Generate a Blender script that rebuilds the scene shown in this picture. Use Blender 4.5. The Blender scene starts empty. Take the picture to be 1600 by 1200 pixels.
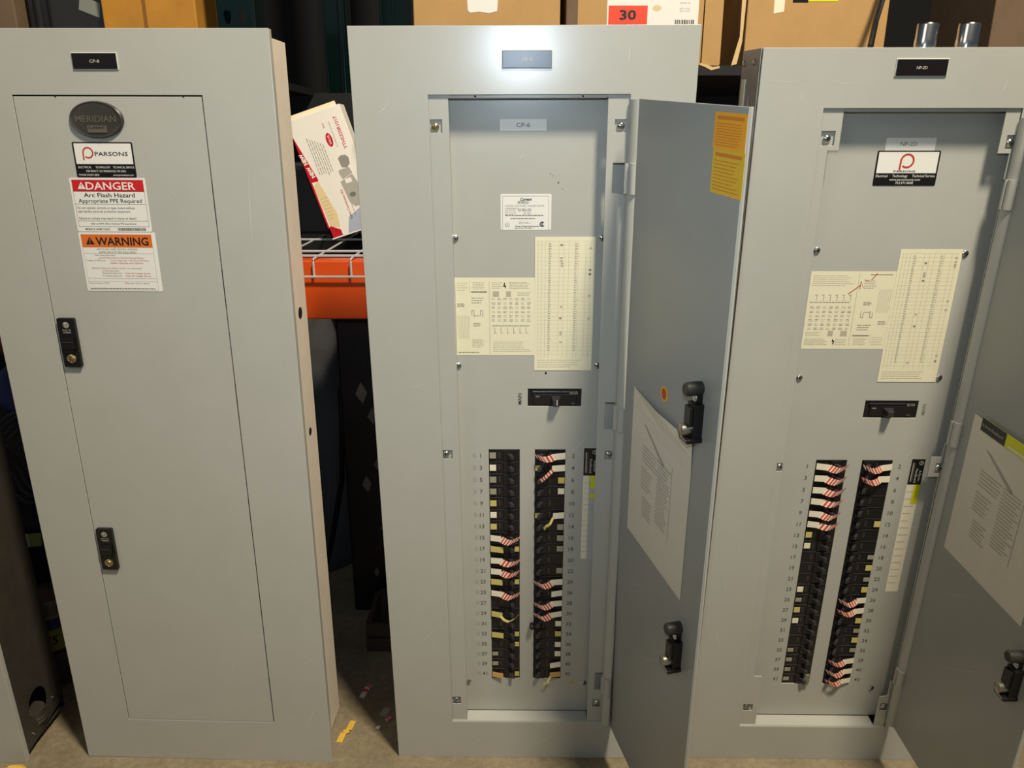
import bpy, bmesh, math, random
from mathutils import Matrix, Vector
from mathutils.geometry import tessellate_polygon
random.seed(7)
C = bpy.context.scene.collection
cos, sin, PI = math.cos, math.sin, math.pi

# ------------------------------------------------------------------ materials
def lin(c):
    return tuple(((v/255)/12.92 if v/255 <= .04045 else ((v/255+.055)/1.055)**2.4) for v in c)+(1,)
MATS = {}
def mat(name, rgb, rough=.5, metal=0, var=0.0, scale=60, bump=0.0, bscale=400, spec=.5, coat=0, rgb2=None):
    if name in MATS: return MATS[name]
    m = bpy.data.materials.new(name); m.use_nodes = True
    nt = m.node_tree; b = nt.nodes['Principled BSDF']
    col = lin(rgb)
    b.inputs['Base Color'].default_value = col
    b.inputs['Roughness'].default_value = rough
    b.inputs['Metallic'].default_value = metal
    b.inputs['Specular IOR Level'].default_value = spec
    b.inputs['Coat Weight'].default_value = coat
    tc = nt.nodes.new('ShaderNodeTexCoord')
    if var or rgb2:
        n = nt.nodes.new('ShaderNodeTexNoise'); n.inputs['Scale'].default_value = scale
        n.inputs['Detail'].default_value = 6; n.inputs['Roughness'].default_value = .65
        nt.links.new(tc.outputs['Object'], n.inputs['Vector'])
        r = nt.nodes.new('ShaderNodeValToRGB')
        r.color_ramp.elements[0].position = .3; r.color_ramp.elements[1].position = .7
        c2 = lin(rgb2) if rgb2 else tuple(min(1, v*(1+var)) for v in col[:3])+(1,)
        c1 = col if rgb2 else tuple(v*(1-var) for v in col[:3])+(1,)
        r.color_ramp.elements[0].color = c1; r.color_ramp.elements[1].color = c2
        nt.links.new(n.outputs['Fac'], r.inputs['Fac'])
        nt.links.new(r.outputs['Color'], b.inputs['Base Color'])
    if bump:
        n2 = nt.nodes.new('ShaderNodeTexNoise'); n2.inputs['Scale'].default_value = bscale
        n2.inputs['Detail'].default_value = 3
        nt.links.new(tc.outputs['Object'], n2.inputs['Vector'])
        bp = nt.nodes.new('ShaderNodeBump'); bp.inputs['Strength'].default_value = bump
        bp.inputs['Distance'].default_value = .001
        nt.links.new(n2.outputs['Fac'], bp.inputs['Height'])
        nt.links.new(bp.outputs['Normal'], b.inputs['Normal'])
    MATS[name] = m
    return m
PAINT = mat('grey_enamel', (173, 173, 163), .23, 0, .03, 9, .02, 900, spec=.5)
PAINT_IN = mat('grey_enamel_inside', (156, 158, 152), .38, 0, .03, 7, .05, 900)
SCR = mat('scratch', (200, 203, 194), .5)
ZINC = mat('lit_galvanised_steel', (228, 217, 196), .5, .05, .05, 30)  # pale copy: strong light on the lamp-facing side is painted into the colour
ZINC2 = mat('shaded_galvanised_steel', (158, 152, 140), .45, .2, .12, 18)  # darker copy of the same steel: shade on the away-facing side painted in
CHROME = mat('plated_steel', (205, 205, 200), .22, 1.0)
BLACK = mat('black_plastic', (22, 21, 21), .32)
BLACKM = mat('black_breaker_case', (24, 22, 23), .42, 0, .2, 300)
TOG = mat('black_toggle', (50, 47, 48), .25)
WHITE = mat('white_vinyl', (226, 224, 214), .4)
INKK = mat('black_ink', (28, 27, 26), .5)
INKG = mat('grey_ink', (120, 118, 108), .6)
INKN = mat('number_ink', (92, 92, 84), .6)
INKL = mat('pale_ink', (176, 170, 146), .6)
PLATE = mat('black_engraved_plate', (26, 21, 21), .28)
PLATEB = mat('bright_plate_rim', (205, 208, 190), .4)
ENGR = mat('engraved_letters', (190, 185, 165), .5)
CREAM = mat('cream_paper', (226, 220, 188), .55, 0, .02, 40)
SHEET = mat('door_paper', (222, 216, 198), .45, 0, .03, 25)
RED = mat('red_vinyl', (196, 34, 38), .4)
REDL = mat('logo_red', (178, 62, 44), .45)
ORANGE = mat('orange_vinyl', (212, 108, 40), .4)
YEL = mat('yellow_orange_vinyl', (252, 172, 2), .4, 0, .06, 200)
YEL2 = mat('yellow_vinyl', (236, 188, 4), .4, 0, .06, 200)
YINK = mat('amber_ink', (222, 132, 6), .5)
LIME = mat('lime_yellow_label', (214, 214, 20), .4)
TAG = mat('white_tape', (232, 224, 198), .55)
TAGD = mat('greyed_tape', (150, 148, 126), .55)
TAGY = mat('yellowed_tape', (200, 186, 108), .55)
TAGO = mat('amber_tape', (206, 160, 92), .5)
STRW = mat('tape_white_stripe', (232, 205, 180), .45)
STRR = mat('tape_red_stripe', (190, 70, 58), .45)
RIB = mat('yellow_ribbon', (228, 212, 130), .5)
OLIVE = mat('oval_badge_plastic', (58, 56, 50), .35, 0, .1, 150)
OLIVE2 = mat('badge_relief', (92, 88, 76), .4)
BRASS = mat('lock_brass', (190, 172, 120), .3, .9)
CARD = mat('cardboard', (176, 138, 84), .8, 0, .05, 25)
CARDY = mat('golden_cardboard', (176, 122, 34), .7, 0, .12, 14)
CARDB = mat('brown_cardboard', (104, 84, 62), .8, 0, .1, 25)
CARDE = mat('torn_cardboard_edge', (206, 176, 124), .85)
GREEN = mat('gloss_green_steel', (5, 22, 20), .14, 0, .1, 10, coat=.6)
DARK = mat('dark_steel', (9, 9, 10), .7)
BEAM = mat('orange_steel', (214, 78, 14), .4, 0, .06, 12)
WIRE = mat('zinc_wire', (196, 196, 194), .4, .15)
CONC = None

# ------------------------------------------------------------------ mesh builder
class MB:
    """collects polygons in (u right, v down, w outward) coordinates; f maps them to the object's own space"""
    def __init__(s, f=None):
        s.v = []; s.fc = []; s.mi = []; s.ms = []; s.f = f or (lambda u, v, w: (u, v, w))
    def m(s, mt):
        if mt not in s.ms: s.ms.append(mt)
        return s.ms.index(mt)
    def add(s, pts, faces, mt):
        o = len(s.v); s.v += [s.f(*p) for p in pts]; k = s.m(mt)
        for f in faces: s.fc.append([o+i for i in f]); s.mi.append(k)
    def poly(s, pts, mt): s.add(pts, [list(range(len(pts)))], mt)
    def box(s, a0, a1, b0, b1, c0, c1, mt):
        s.add([(a0,b0,c0),(a1,b0,c0),(a1,b1,c0),(a0,b1,c0),(a0,b0,c1),(a1,b0,c1),(a1,b1,c1),(a0,b1,c1)],
              [(3,2,1,0),(4,5,6,7),(0,1,5,4),(1,2,6,5),(2,3,7,6),(3,0,4,7)], mt)
    def rect(s, a0, a1, b0, b1, c, mt): s.poly([(a0,b0,c),(a1,b0,c),(a1,b1,c),(a0,b1,c)], mt)
    def plate(s, outer, holes, c0, c1, mt):
        loops = [[Vector((x, y, 0)) for x, y in l] for l in [outer]+list(holes)]
        tris = tessellate_polygon(loops); flat = [p for l in loops for p in l]; n = len(flat)
        pts = [(p.x, p.y, c0) for p in flat]+[(p.x, p.y, c1) for p in flat]
        fs = [tuple(t) for t in tris]+[tuple(i+n for i in reversed(t)) for t in tris]
        o = 0
        for l in loops:
            k = len(l)
            for i in range(k): fs.append((o+i, o+(i+1) % k, n+o+(i+1) % k, n+o+i))
            o += k
        s.add(pts, fs, mt)
    def cyl(s, p0, p1, r0, mt, r1=None, n=20, cap=True):
        r1 = r0 if r1 is None else r1
        p0 = Vector(p0); p1 = Vector(p1); d = (p1-p0).normalized()
        a = d.orthogonal().normalized(); b = d.cross(a)
        pts = [tuple(p0+(a*cos(2*PI*i/n)+b*sin(2*PI*i/n))*r0) for i in range(n)]+[tuple(p1+(a*cos(2*PI*i/n)+b*sin(2*PI*i/n))*r1) for i in range(n)]
        fs = [(i, (i+1) % n, n+(i+1) % n, n+i) for i in range(n)]
        if cap: fs += [tuple(range(n-1, -1, -1)), tuple(range(n, 2*n))]
        s.add(pts, fs, mt)
    def lathe(s, c, ax, prof, mt, n=24):
        """prof: (distance along ax, radius)"""
        c = Vector(c); d = Vector(ax).normalized(); a = d.orthogonal().normalized(); b = d.cross(a)
        pts = []; fs = []
        for h, r in prof: pts += [tuple(c+d*h+(a*cos(2*PI*i/n)+b*sin(2*PI*i/n))*max(r, 1e-5)) for i in range(n)]
        for k in range(len(prof)-1):
            for i in range(n): fs.append((k*n+i, k*n+(i+1) % n, (k+1)*n+(i+1) % n, (k+1)*n+i))
        fs += [tuple(range(n-1, -1, -1)), tuple(range((len(prof)-1)*n, len(prof)*n))]
        s.add(pts, fs, mt)
    def tube(s, path, r, mt, n=8):
        P = [Vector(p) for p in path]; pts = []; fs = []
        for k, p in enumerate(P):
            d = (P[min(k+1, len(P)-1)]-P[max(k-1, 0)]).normalized()
            a = d.cross(Vector((.13, .37, .92))).normalized(); b = d.cross(a)
            pts += [tuple(p+(a*cos(2*PI*i/n)+b*sin(2*PI*i/n))*r) for i in range(n)]
        for k in range(len(P)-1):
            for i in range(n): fs.append((k*n+i, k*n+(i+1) % n, (k+1)*n+(i+1) % n, (k+1)*n+i))
        fs += [tuple(range(n-1, -1, -1)), tuple(range((len(P)-1)*n, len(P)*n))]
        s.add(pts, fs, mt)
    def disc(s, u, v, ru, rv, c, mt, n=32, c0=None):
        o = [(u+ru*cos(2*PI*i/n), v+rv*sin(2*PI*i/n)) for i in range(n)]
        if c0 is None: s.poly([(x, y, c) for x, y in o], mt)
        else: s.plate(o, [], c0, c, mt)
    def ring(s, u, v, ro, ri, c, mt, a0=0, a1=2*PI, n=36):
        for i in range(n):
            a = a0+(a1-a0)*i/n; b = a0+(a1-a0)*(i+1)/n
            s.poly([(u+ro*cos(a), v+ro*sin(a), c), (u+ro*cos(b), v+ro*sin(b), c), (u+ri*cos(b), v+ri*sin(b), c), (u+ri*cos(a), v+ri*sin(a), c)], mt)
    def text(s, st, u, v, h, c, mt, width=None, rot=0, bold=0.0, shear=0.0, align='c'):
        vs, fs, (x0, x1) = glyphs(st, bold, shear)
        k = h/.72; kx = k if width is None else width/(x1-x0)
        ox = {'c': (x0+x1)/2, 'l': x0, 'r': x1}[align]; oy = .36
        R, S = cos(rot), sin(rot); pts = []
        for x, y in vs:
            X = (x-ox)*kx; Y = (y-oy)*k
            pts.append((u+X*R-Y*S, v-(X*S+Y*R), c))
        s.add(pts, fs, mt)
    def build(s, name, parent=None, bevel=0, smooth=False, matrix=None):
        me = bpy.data.meshes.new(name); me.from_pydata(s.v, [], s.fc); me.update()
        for m_ in s.ms: me.materials.append(m_)
        for p, k in zip(me.polygons, s.mi): p.material_index = k
        bm = bmesh.new(); bm.from_mesh(me); bmesh.ops.recalc_face_normals(bm, faces=bm.faces); bm.to_mesh(me); bm.free()
        if smooth:
            for p in me.polygons: p.use_smooth = True
            try: me.set_sharp_from_angle(angle=math.radians(38))
            except Exception: pass
        o = bpy.data.objects.new(name, me); C.objects.link(o)
        if parent: o.parent = parent
        if matrix is not None: o.matrix_local = matrix
        if bevel:
            b = o.modifiers.new('bevel', 'BEVEL'); b.width = bevel; b.segments = 2; b.limit_method = 'ANGLE'; b.angle_limit = math.radians(40)
        return o
_g = {}
def glyphs(st, bold, shear):
    k = (st, bold, shear)
    if k not in _g:
        cu = bpy.data.curves.new('t', 'FONT'); cu.body = st; cu.resolution_u = 2; cu.offset = bold; cu.shear = shear; cu.size = 1
        ob = bpy.data.objects.new('t', cu); me = bpy.data.meshes.new_from_object(ob)
        vs = [(v.co.x, v.co.y) for v in me.vertices]; fs = [tuple(p.vertices) for p in me.polygons]
        bpy.data.objects.remove(ob); bpy.data.meshes.remove(me); bpy.data.curves.remove(cu)
        xs = [v[0] for v in vs] or [0, 1]
        _g[k] = (vs, fs, (min(xs), max(xs)))
    return _g[k]
def tag(o, label=None, cat=None, group=None, kind=None):
    if label: o['label'] = label
    if cat: o['category'] = cat
    if group: o['group'] = group
    if kind: o['kind'] = kind
    return o
def empty(name, loc, label, cat, rotz=0, group=None):
    o = bpy.data.objects.new(name, None); C.objects.link(o); o.empty_display_size = .05
    o.location = loc; o.rotation_euler = (0, 0, rotz); return tag(o, label, cat, group)
def W(x, y, z): return (x, y, z)
def copy_tree(o, parent, kids):
    c = o.copy(); C.objects.link(c); c.parent = parent
    for k in kids.get(o.name, []): copy_tree(k, c, kids)
    return c

# ------------------------------------------------------------------ setting
mc = bpy.data.materials.new('concrete'); mc.use_nodes = True
nt = mc.node_tree; b = nt.nodes['Principled BSDF']; b.inputs['Roughness'].default_value = .75
tc = nt.nodes.new('ShaderNodeTexCoord')
def ramp(sc, c1, c2, p0=.35, p1=.65):
    n = nt.nodes.new('ShaderNodeTexNoise'); n.inputs['Scale'].default_value = sc; n.inputs['Detail'].default_value = 8; n.inputs['Roughness'].default_value = .7
    nt.links.new(tc.outputs['Object'], n.inputs['Vector'])
    r = nt.nodes.new('ShaderNodeValToRGB'); r.color_ramp.elements[0].position = p0; r.color_ramp.elements[1].position = p1
    r.color_ramp.elements[0].color = lin(c1); r.color_ramp.elements[1].color = lin(c2)
    nt.links.new(n.outputs['Fac'], r.inputs['Fac']); return r, n
r1, n1 = ramp(5, (126, 113, 86), (152, 139, 110)); r2, n2 = ramp(70, (218, 218, 218), (255, 255, 255))
mx = nt.nodes.new('ShaderNodeMixRGB'); mx.blend_type = 'MULTIPLY'; mx.inputs['Fac'].default_value = 1
nt.links.new(r1.outputs['Color'], mx.inputs['Color1']); nt.links.new(r2.outputs['Color'], mx.inputs['Color2'])
nt.links.new(mx.outputs['Color'], b.inputs['Base Color'])
bp = nt.nodes.new('ShaderNodeBump'); bp.inputs['Strength'].default_value = .3; bp.inputs['Distance'].default_value = .004
nt.links.new(n2.outputs['Fac'], bp.inputs['Height']); nt.links.new(bp.outputs['Normal'], b.inputs['Normal'])
f = MB(); f.box(-3, 3, -1.5, 3.4, -.05, 0, mc); tag(f.build('floor'), kind='structure')
WALL = mat('dark_block_wall', (13, 12, 12), .9, 0, .15, 5)
f = MB(); f.box(-3, 3, 3.4, 3.5, -.05, 4.4, WALL); tag(f.build('wall_back'), kind='structure')
f = MB(); f.box(-3, 3, -2.5, 3.5, 4.4, 4.5, WALL); tag(f.build('ceiling'), kind='structure')

# ------------------------------------------------------------------ shared panel bits
def screw(fr, u, v, w, r=.0052, mt=CHROME, head=.0032):
    m = MB(fr)
    m.lathe((u, v, w), (0, 0, 1), [(-.004, r*.6), (0, r*.6), (0, r), (head*.45, r), (head*.85, r*.72), (head, r*.3)], mt, 20)
    m.box(u-r*.6, u+r*.6, v-.0005, v+.0005, w+head*.7, w+head+.0002, BLACK)
    m.box(u-.0005, u+.0005, v-r*.6, v+r*.6, w+head*.7, w+head+.0002, BLACK)
    return m
def engraved(fr, parent, u0, u1, v0, v1, w, st):
    m = MB(fr); m.box(u0-.0008, u1+.0012, v0-.001, v1+.0008, w, w+.0016, PLATEB); m.box(u0, u1, v0, v1, w, w+.0024, PLATE)
    m.text(st, (u0+u1)/2, (v0+v1)/2, .0042, w+.0026, ENGR, width=.0155, bold=.01)
    return m.build('engraved_nameplate', parent, .0005)
def lines(m, u0, u1, v0, v1, w, n, mt, h=.0009, fill=.8, seed=0):
    rd = random.Random(seed)
    for i in range(n):
        v = v0+(v1-v0)*(i+.5)/n; u = u0; e = u0+(u1-u0)*rd.uniform(fill*.7, fill)
        while u < e:
            k = rd.uniform(.0015, .006); m.rect(u, min(u+k, e), v-h/2, v+h/2, w, mt); u += k+.0009
def grid(m, u0, u1, v0, v1, w, nu, nv, mt, t=.00025):
    for i in range(nu+1): u = u0+(u1-u0)*i/nu; m.rect(u-t, u+t, v0, v1, w, mt)
    for i in range(nv+1): v = v0+(v1-v0)*i/nv; m.rect(u0, u1, v-t, v+t, w, mt)
def scratches(m, L, w):
    for u0, v0, u1, v1 in L:
        d = Vector((u1-u0, v1-v0)); n = Vector((-d.y, d.x)).normalized()*.00035
        mid = (.5*(u0+u1)+n.x*6, .5*(v0+v1)+n.y*6)
        m.poly([(u0, v0, w), (mid[0]+n.x, mid[1]+n.y, w), (u1, v1, w), (mid[0]-n.x, mid[1]-n.y, w)], SCR)
def p_logo(m, u, v, r, w, mt):
    m.ring(u, v, r, r*.74, w, mt, -PI, PI*.72, 40)
    m.poly([(u-r, v, w), (u-r*.74, v, w), (u-r*.78, v+r*1.28, w), (u-r*1.05, v+r*1.28, w)], mt)
def warn_tri(m, u, v, s, w, mt, mk):
    m.poly([(u, v-s, w), (u+s, v+s*.75, w), (u-s, v+s*.75, w)], mt)
    m.poly([(u-s*.13, v-s*.45, w+.0001), (u+s*.13, v-s*.45, w+.0001), (u+s*.06, v+s*.25, w+.0001), (u-s*.06, v+s*.25, w+.0001)], mk)
    m.disc(u, v+s*.47, s*.1, s*.1, w+.0001, mk, 10)
def rrect(u0, u1, v0, v1, r, n=4):
    o = []
    for cx, cy, a in ((u1-r, v0+r, -PI/2), (u1-r, v1-r, 0), (u0+r, v1-r, PI/2), (u0+r, v0+r, PI)):
        for i in range(n+1): t = a+PI/2*i/n; o.append((cx+r*cos(t), cy+r*sin(t)))
    return o
def R4(u0, u1, v0, v1): return [(u0, v0), (u1, v0), (u1, v1), (u0, v1)]
def panel_root(base, X, IN, UP, s, label):
    o = bpy.data.objects.new('panelboard', None); C.objects.link(o); o.empty_display_size = .1
    o.matrix_world = Matrix(((X[0]*s, IN[0]*s, UP[0]*s, base[0]), (X[1]*s, IN[1]*s, UP[1]*s, base[1]), (X[2]*s, IN[2]*s, UP[2]*s, base[2]), (0, 0, 0, 1)))
    return tag(o, label, 'electrical panel')
def can(fr, parent, u0, u1, v0, v1, w0, w1, mt, holes=(), name='enclosure'):
    """open-fronted steel box"""
    t = .0015; m = MB(fr)
    m.box(u0, u0+t, v0, v1, w0, w1, mt); m.box(u1-t, u1, v0, v1, w0, w1, mt)
    m.box(u0+t, u1-t, v0, v0+t, w0, w1, mt); m.box(u0+t, u1-t, v1-t, v1, w0, w1, mt); m.box(u0+t, u1-t, v0+t, v1-t, w0, w0+t, mt)
    return m
def trim(fr, parent, L, Rr, T, B, hole, scr, lip=.010):
    m = MB(fr); m.plate(R4(L, Rr, T, B), [hole], -.002, 0, PAINT)
    for a in ((L, L+.0015, T, B), (Rr-.0015, Rr, T, B)): m.box(*a, -lip, -.002, PAINT)
    for a in ((L+.0015, Rr-.0015, T, T+.0015), (L+.0015, Rr-.0015, B-.0015, B)): m.box(*a, -lip, -.002, PAINT)
    scratches(m, scr, .00015)
    return m.build('trim_cover', parent, .0008)

# ================================================================== LEFT PANEL (closed)
HB = 1.3743
FR = lambda u, v, w: (u-.254, -w, HB-v)
P0 = panel_root((-.62511, 1.27668, 0), (.99962, -.02735, -.00335), (.02739, .99956, .01159), (.00303, -.01167, .99993), .99958,
                'tall grey electrical panel with closed door, oval badge, danger and warning stickers')
trim(FR, P0, .0034, .5107, -.0019, HB, R4(.1022, .3996, .0925, 1.2775),
     [(.46, .2, .455, .33), (.45, 1.15, .505, 1.11), (.46, 1.3, .49, 1.22), (.44, 1.05, .5, 1.06), (.33, 1.1, .335, 1.19)], lip=.014)
m = can(FR, P0, .013, .5035, .008, 1.325, -.103, -.004, ZINC)
for v, r in ((.447, .0105), (.670, .0075), (.045, .004)):
    m.lathe((.5037, v, -.062 if v > .1 else -.03), (1, 0, 0), [(-.001, r), (.0006, r), (.0006, r*.6)], DARK if v > .1 else CHROME, 16)
m.add([(.5036, 1.30, -.004), (.5036, 1.36, -.004), (.5036, 1.33, -.03), (.5036, 1.30, -.06)], [(0, 1, 2, 3)], ZINC)
m.build('enclosure', P0, .0006)
d = MB(FR); d.plate(R4(.1036, .3979, .0946, 1.2765), [], -.0022, -.0002, PAINT)
for v in (.22, .36, .56, .78, .97, 1.17): d.box(.3979, .3992, v, v+.055, -.004, -.001, DARK)
for u in (.17, .37): d.disc(u, .0945, .0016, .0016, .0001, DARK, 10)
scratches(d, [(.25, .25, .262, .33), (.33, .23, .34, .25)], .0001)
DOOR0 = d.build('door', P0, .0005)
engraved(FR, P0, .2069, .2752, .0329, .0554, 0, 'CP-8')
# oval badge
m = MB(FR); n = 48
prof = [(1, 0), (1, .003), (.94, .0055), (.9, .0045), (.0, .0045)]
pts = []; fs = []
for k, w in prof[:-1]:
    pts += [(.2303+.0425*k*cos(2*PI*i/n), .1284+.0275*k*sin(2*PI*i/n), w) for i in range(n)]
for k in range(3): fs += [(k*n+i, k*n+(i+1) % n, (k+1)*n+(i+1) % n, (k+1)*n+i) for i in range(n)]
fs.append(tuple(range(3*n, 4*n))); m.add(pts, fs, OLIVE)
m.text('MERIDIAN', .2303, .127, .010, .0049, OLIVE2, width=.064, bold=.01)
m.box(.2155, .2455, .137, .1475, .0045, .0056, OLIVE2); m.text('CURRENT', .2305, .1402, .0036, .0058, BLACK, width=.026, bold=.01)
tag(m.build('oval_badge', DOOR0, smooth=True), 'dark oval maker badge')
# contractor sticker
def sticker(fr, u0, u1, v0, v1, w, body, name, parent, r=.002, base=WHITE, label=None):
    m = MB(fr); m.plate(rrect(u0, u1, v0, v1, r), [], w, w+.0003, base); body(m, u0, v0, u1-u0, v1-v0, w+.00045)
    o = m.build(name, parent)
    if label: o['label'] = label
    return o
def parsons(m, u, v, W_, H_, c):
    m.rect(u+.0025, u+W_-.0025, v+.002, v+H_*.62, c, WHITE)
    p_logo(m, u+.0235, v+H_*.30, .0088, c+.0002, REDL)
    m.text('PARSONS', u+.0605, v+H_*.33, .0062, c+.0002, INKK, width=.053, bold=.012)
    m.text('ELECTRICAL', u+.015, v+H_*.71, .0032, c, WHITE, width=.021); m.text('TECHNOLOGY', u+.044, v+H_*.71, .0032, c, WHITE, width=.024)
    m.text('TECHNICAL SERVICE', u+.077, v+H_*.71, .0032, c, WHITE, width=.034)
    m.text('5950 MAIN ST. N.E. MINNEAPOLIS, MN 55432', u+W_/2, v+H_*.82, .0032, c, WHITE, width=.064)
    m.text('PHONE (763)571-8000', u+.02, v+H_*.93, .003, c, WHITE, width=.032); m.text('www.parsonselectric.com', u+.075, v+H_*.93, .003, c, WHITE, width=.033)
sticker(FR, .1838, .2798, .1616, .2151, 0, parsons, 'contractor_sticker', DOOR0, base=BLACK)
def danger(m, u, v, W_, H_, c):
    a = u+.0035; b_ = u+W_-.0035
    m.rect(a, b_, v+.003, v+.0208, c, RED); warn_tri(m, u+.0185, v+.0125, .0064, c+.0001, WHITE, RED)
    m.text('DANGER', u+.0655, v+.0122, .0118, c+.0002, WHITE, width=.08, bold=.014)
    m.text('Arc Flash Hazard', u+W_/2, v+.0265, .0068, c, INKK, width=.083, bold=.012)
    m.text('Appropriate PPE Required', u+W_/2, v+.0355, .0062, c, INKK, width=.103, bold=.008)
    m.text('Do not operate controls or open covers without', u+.006, v+.0466, .0038, c, INKK, width=.094, align='l')
    m.text('appropriate personal protection equipment.', u+.006, v+.0522, .0038, c, INKK, width=.086, align='l')
    m.text('Failure to comply may result in injury or death!', u+.006, v+.0632, .0038, c, INKK, width=.094, align='l')
    m.text('Refer to NFPA 70E for minimum PPE requirements', u+W_/2, v+.0718, .0028, c, INKK, width=.074)
    m.text('MESBACK 46988 TG6672', u+.034, v+.0805, .003, c, INKK, width=.041, bold=.01)
    for v_ in (.0208, .0408, .0672, .0762): m.rect(a, b_, v+v_, v+v_+.0005, c, INKK)
    m.rect(a, a+.0004, v+.0208, v+.0765, c, INKK); m.rect(b_-.0004, b_, v+.0208, v+.0765, c, INKK)
    rd = random.Random(3); x = u+.067
    while x < u+.112: k = rd.uniform(.0004, .0013); m.rect(x, x+k, v+.0785, v+.083, c, INKK); x += k+rd.uniform(.0004, .0009)
sticker(FR, .1695, .2921, .2160, .3005, 0, danger, 'danger_sticker', DOOR0)
def warning(m, u, v, W_, H_, c):
    a = u+.0035; b_ = u+W_-.0065
    m.rect(a, b_, v+.0035, v+.0245, c, ORANGE); warn_tri(m, u+.0175, v+.0145, .0072, c+.0001, INKK, ORANGE)
    m.text('WARNING', u+.0705, v+.0142, .0130, c+.0002, INKK, width=.087, bold=.022)
    m.text('ARC FLASH AND SHOCK HAZARD', u+W_/2-.003, v+.0275, .0032, c, INKG, width=.068)
    m.text('APPROPRIATE PPE REQUIRED', u+W_/2-.003, v+.0325, .0032, c, INKG, width=.062)
    L = [('Flash Hazard Boundary', .022, .0372, .034, INKG), ('cal/cm^2 Flash Hazard at 18 Inches Working Distance', .028, .0415, .074, REDL), ('Category 2 PPE Level', .006, .0458, .032, INKG),
         ('Cotton Underwear + FR Shirt and FR Pants', .046, .0458, .064, REDL), ('Safety Glasses and Gloves', .046, .0500, .054, REDL),
         ('Shock Hazard when cover is removed', .014, .0585, .082, REDL), ('Limited Approach', .030, .0628, .028, INKG), ('Restricted Approach', .030, .0668, .032, INKG), ('Class 00 Voltage Gloves', .068, .0668, .042, REDL),
         ('Prohibited Approach', .030, .0712, .032, INKG), ('Class 00 Voltage Gloves', .068, .0712, .042, REDL), ('Device Name: CP-8', .006, .0835, .032, INKG), ('Fault Current', .066, .0835, .040, REDL)]
    for t_, x, y, w_, mt in L: m.text(t_, u+x, v+y, .0026, c, mt, width=w_, align='l')
    lines(m, u+.006, b_, v+.091, v+.094, c, 1, INKG, .0016, 1)
    for v_ in (.0345, .0755, .0805, .0945): m.rect(a, b_, v+v_, v+v_+.0003, c, INKG)
    m.rect(a, a+.0003, v+.0245, v+.0945, c, INKG); m.rect(b_-.0003, b_, v+.0245, v+.0945, c, INKG)
sticker(FR, .1695, .2960, .3015, .3985, 0, warning, 'warning_sticker', DOOR0)
for v0 in (.4444, .8415):
    m = MB(FR); m.plate(rrect(.1100, .1398, v0, v0+.0858, .003), [], 0, .006, BLACK)
    m.disc(.1249, v0+.0115, .0052, .0052, .0062, ENGR, 24); m.ring(.1249, v0+.0115, .0044, .0038, .0063, BLACK); m.text('GE', .1249, v0+.0115, .0042, .0064, BLACK, bold=.01, shear=.3)
    m.text('PULL TO', .1249, v0+.0205, .0024, .0062, ENGR, width=.014, bold=.01); m.text('OPEN', .1249, v0+.0245, .0024, .0062, ENGR, width=.013, bold=.01)
    m.box(.114, .136, v0+.033, v0+.053, .006, .010, BLACK); m.box(.115, .135, v0+.040, v0+.0415, .010, .0112, TOG); m.box(.117, .133, v0+.054, v0+.060, .006, .0085, BLACK)
    m.lathe((.1249, v0+.0705, .006), (0, 0, 1), [(0, .0078), (.0018, .0078), (.0026, .0066), (.0018, .0056), (.0036, .0046), (.0036, .001)], BRASS, 24)
    m.box(.1244, .1254, v0+.0682, v0+.0728, .0092, .0099, BLACK)
    tag(m.build('door_latch', DOOR0, .0006), 'black latch with round key lock')

# ================================================================== open panels
OD = -.0296
CT, CB = .6860, 1.1955; PITCH = (CB-CT)/21
COLS = [(.1887, .2442), (.2714, .3263)]
# ---- breaker prototypes are built once, then copied
def breaker_mesh(side):
    """origin at outer-left end centre of body front"""
    m = MB(lambda u, v, w: (u, -w, -v)); L = .0555; h = PITCH*.97/2
    m.box(0, L, -h, h, -.045, -.0018, BLACKM)
    a = .62 if side == 0 else .20
    m.box(L*(a-.14), L*(a+.22), -h*.86, h*.86, -.0018, .0004, BLACKM)
    m.box(.002, L-.002, -h*.98, -h*.90, -.0018, -.0004, TOG)
    x = L*.9 if side == 0 else L*.06
    m.box(L*.30 if side == 0 else L*.46, L*.38 if side == 0 else L*.54, -h*.5, h*.5, -.0018, -.0010, TOG)
    return m
def toggle_mesh(side):
    m = MB(lambda u, v, w: (u, -w, -v)); L = .0555; a = L*(.66 if side == 0 else .24); t = .006 if side == 0 else -.006
    m.add([(a-.0045, -.0045, 0), (a+.0045, -.0045, 0), (a+.0045, .0045, 0), (a-.0045, .0045, 0),
           (a+t-.003, -.0038, .0105), (a+t+.003, -.0038, .0105), (a+t+.003, .0038, .0105), (a+t-.003, .0038, .0105)],
          [(3,2,1,0),(4,5,6,7),(0,1,5,4),(1,2,6,5),(2,3,7,6),(3,0,4,7)], TOG)
    return m
BP = []
for side in (0, 1):
    bo = breaker_mesh(side).build('circuit_breaker', None, .0005); to = toggle_mesh(side).build('toggle', bo, .0008)
    BP.append((bo, to, bo.data, to.data))
def ribbon(m, pts, hw, mts, slant=.6):
    """pts: (u, v, w) centreline; alternating stripe materials"""
    n = len(pts)-1; dens = []
    for i in range(n):
        a = Vector(pts[i]); b_ = Vector(pts[i+1]); k = max(1, int((b_-a).length/.0027))
        for j in range(k): dens.append(a.lerp(b_, j/k))
    dens.append(Vector(pts[-1]))
    for i in range(len(dens)-1):
        a, b_ = dens[i], dens[i+1]; s = slant*hw
        m.poly([(a.x+s, a.y-hw, a.z), (b_.x+s, b_.y-hw, b_.z), (b_.x-s, b_.y+hw, b_.z), (a.x-s, a.y+hw, a.z)], mts[i % len(mts)])
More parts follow.
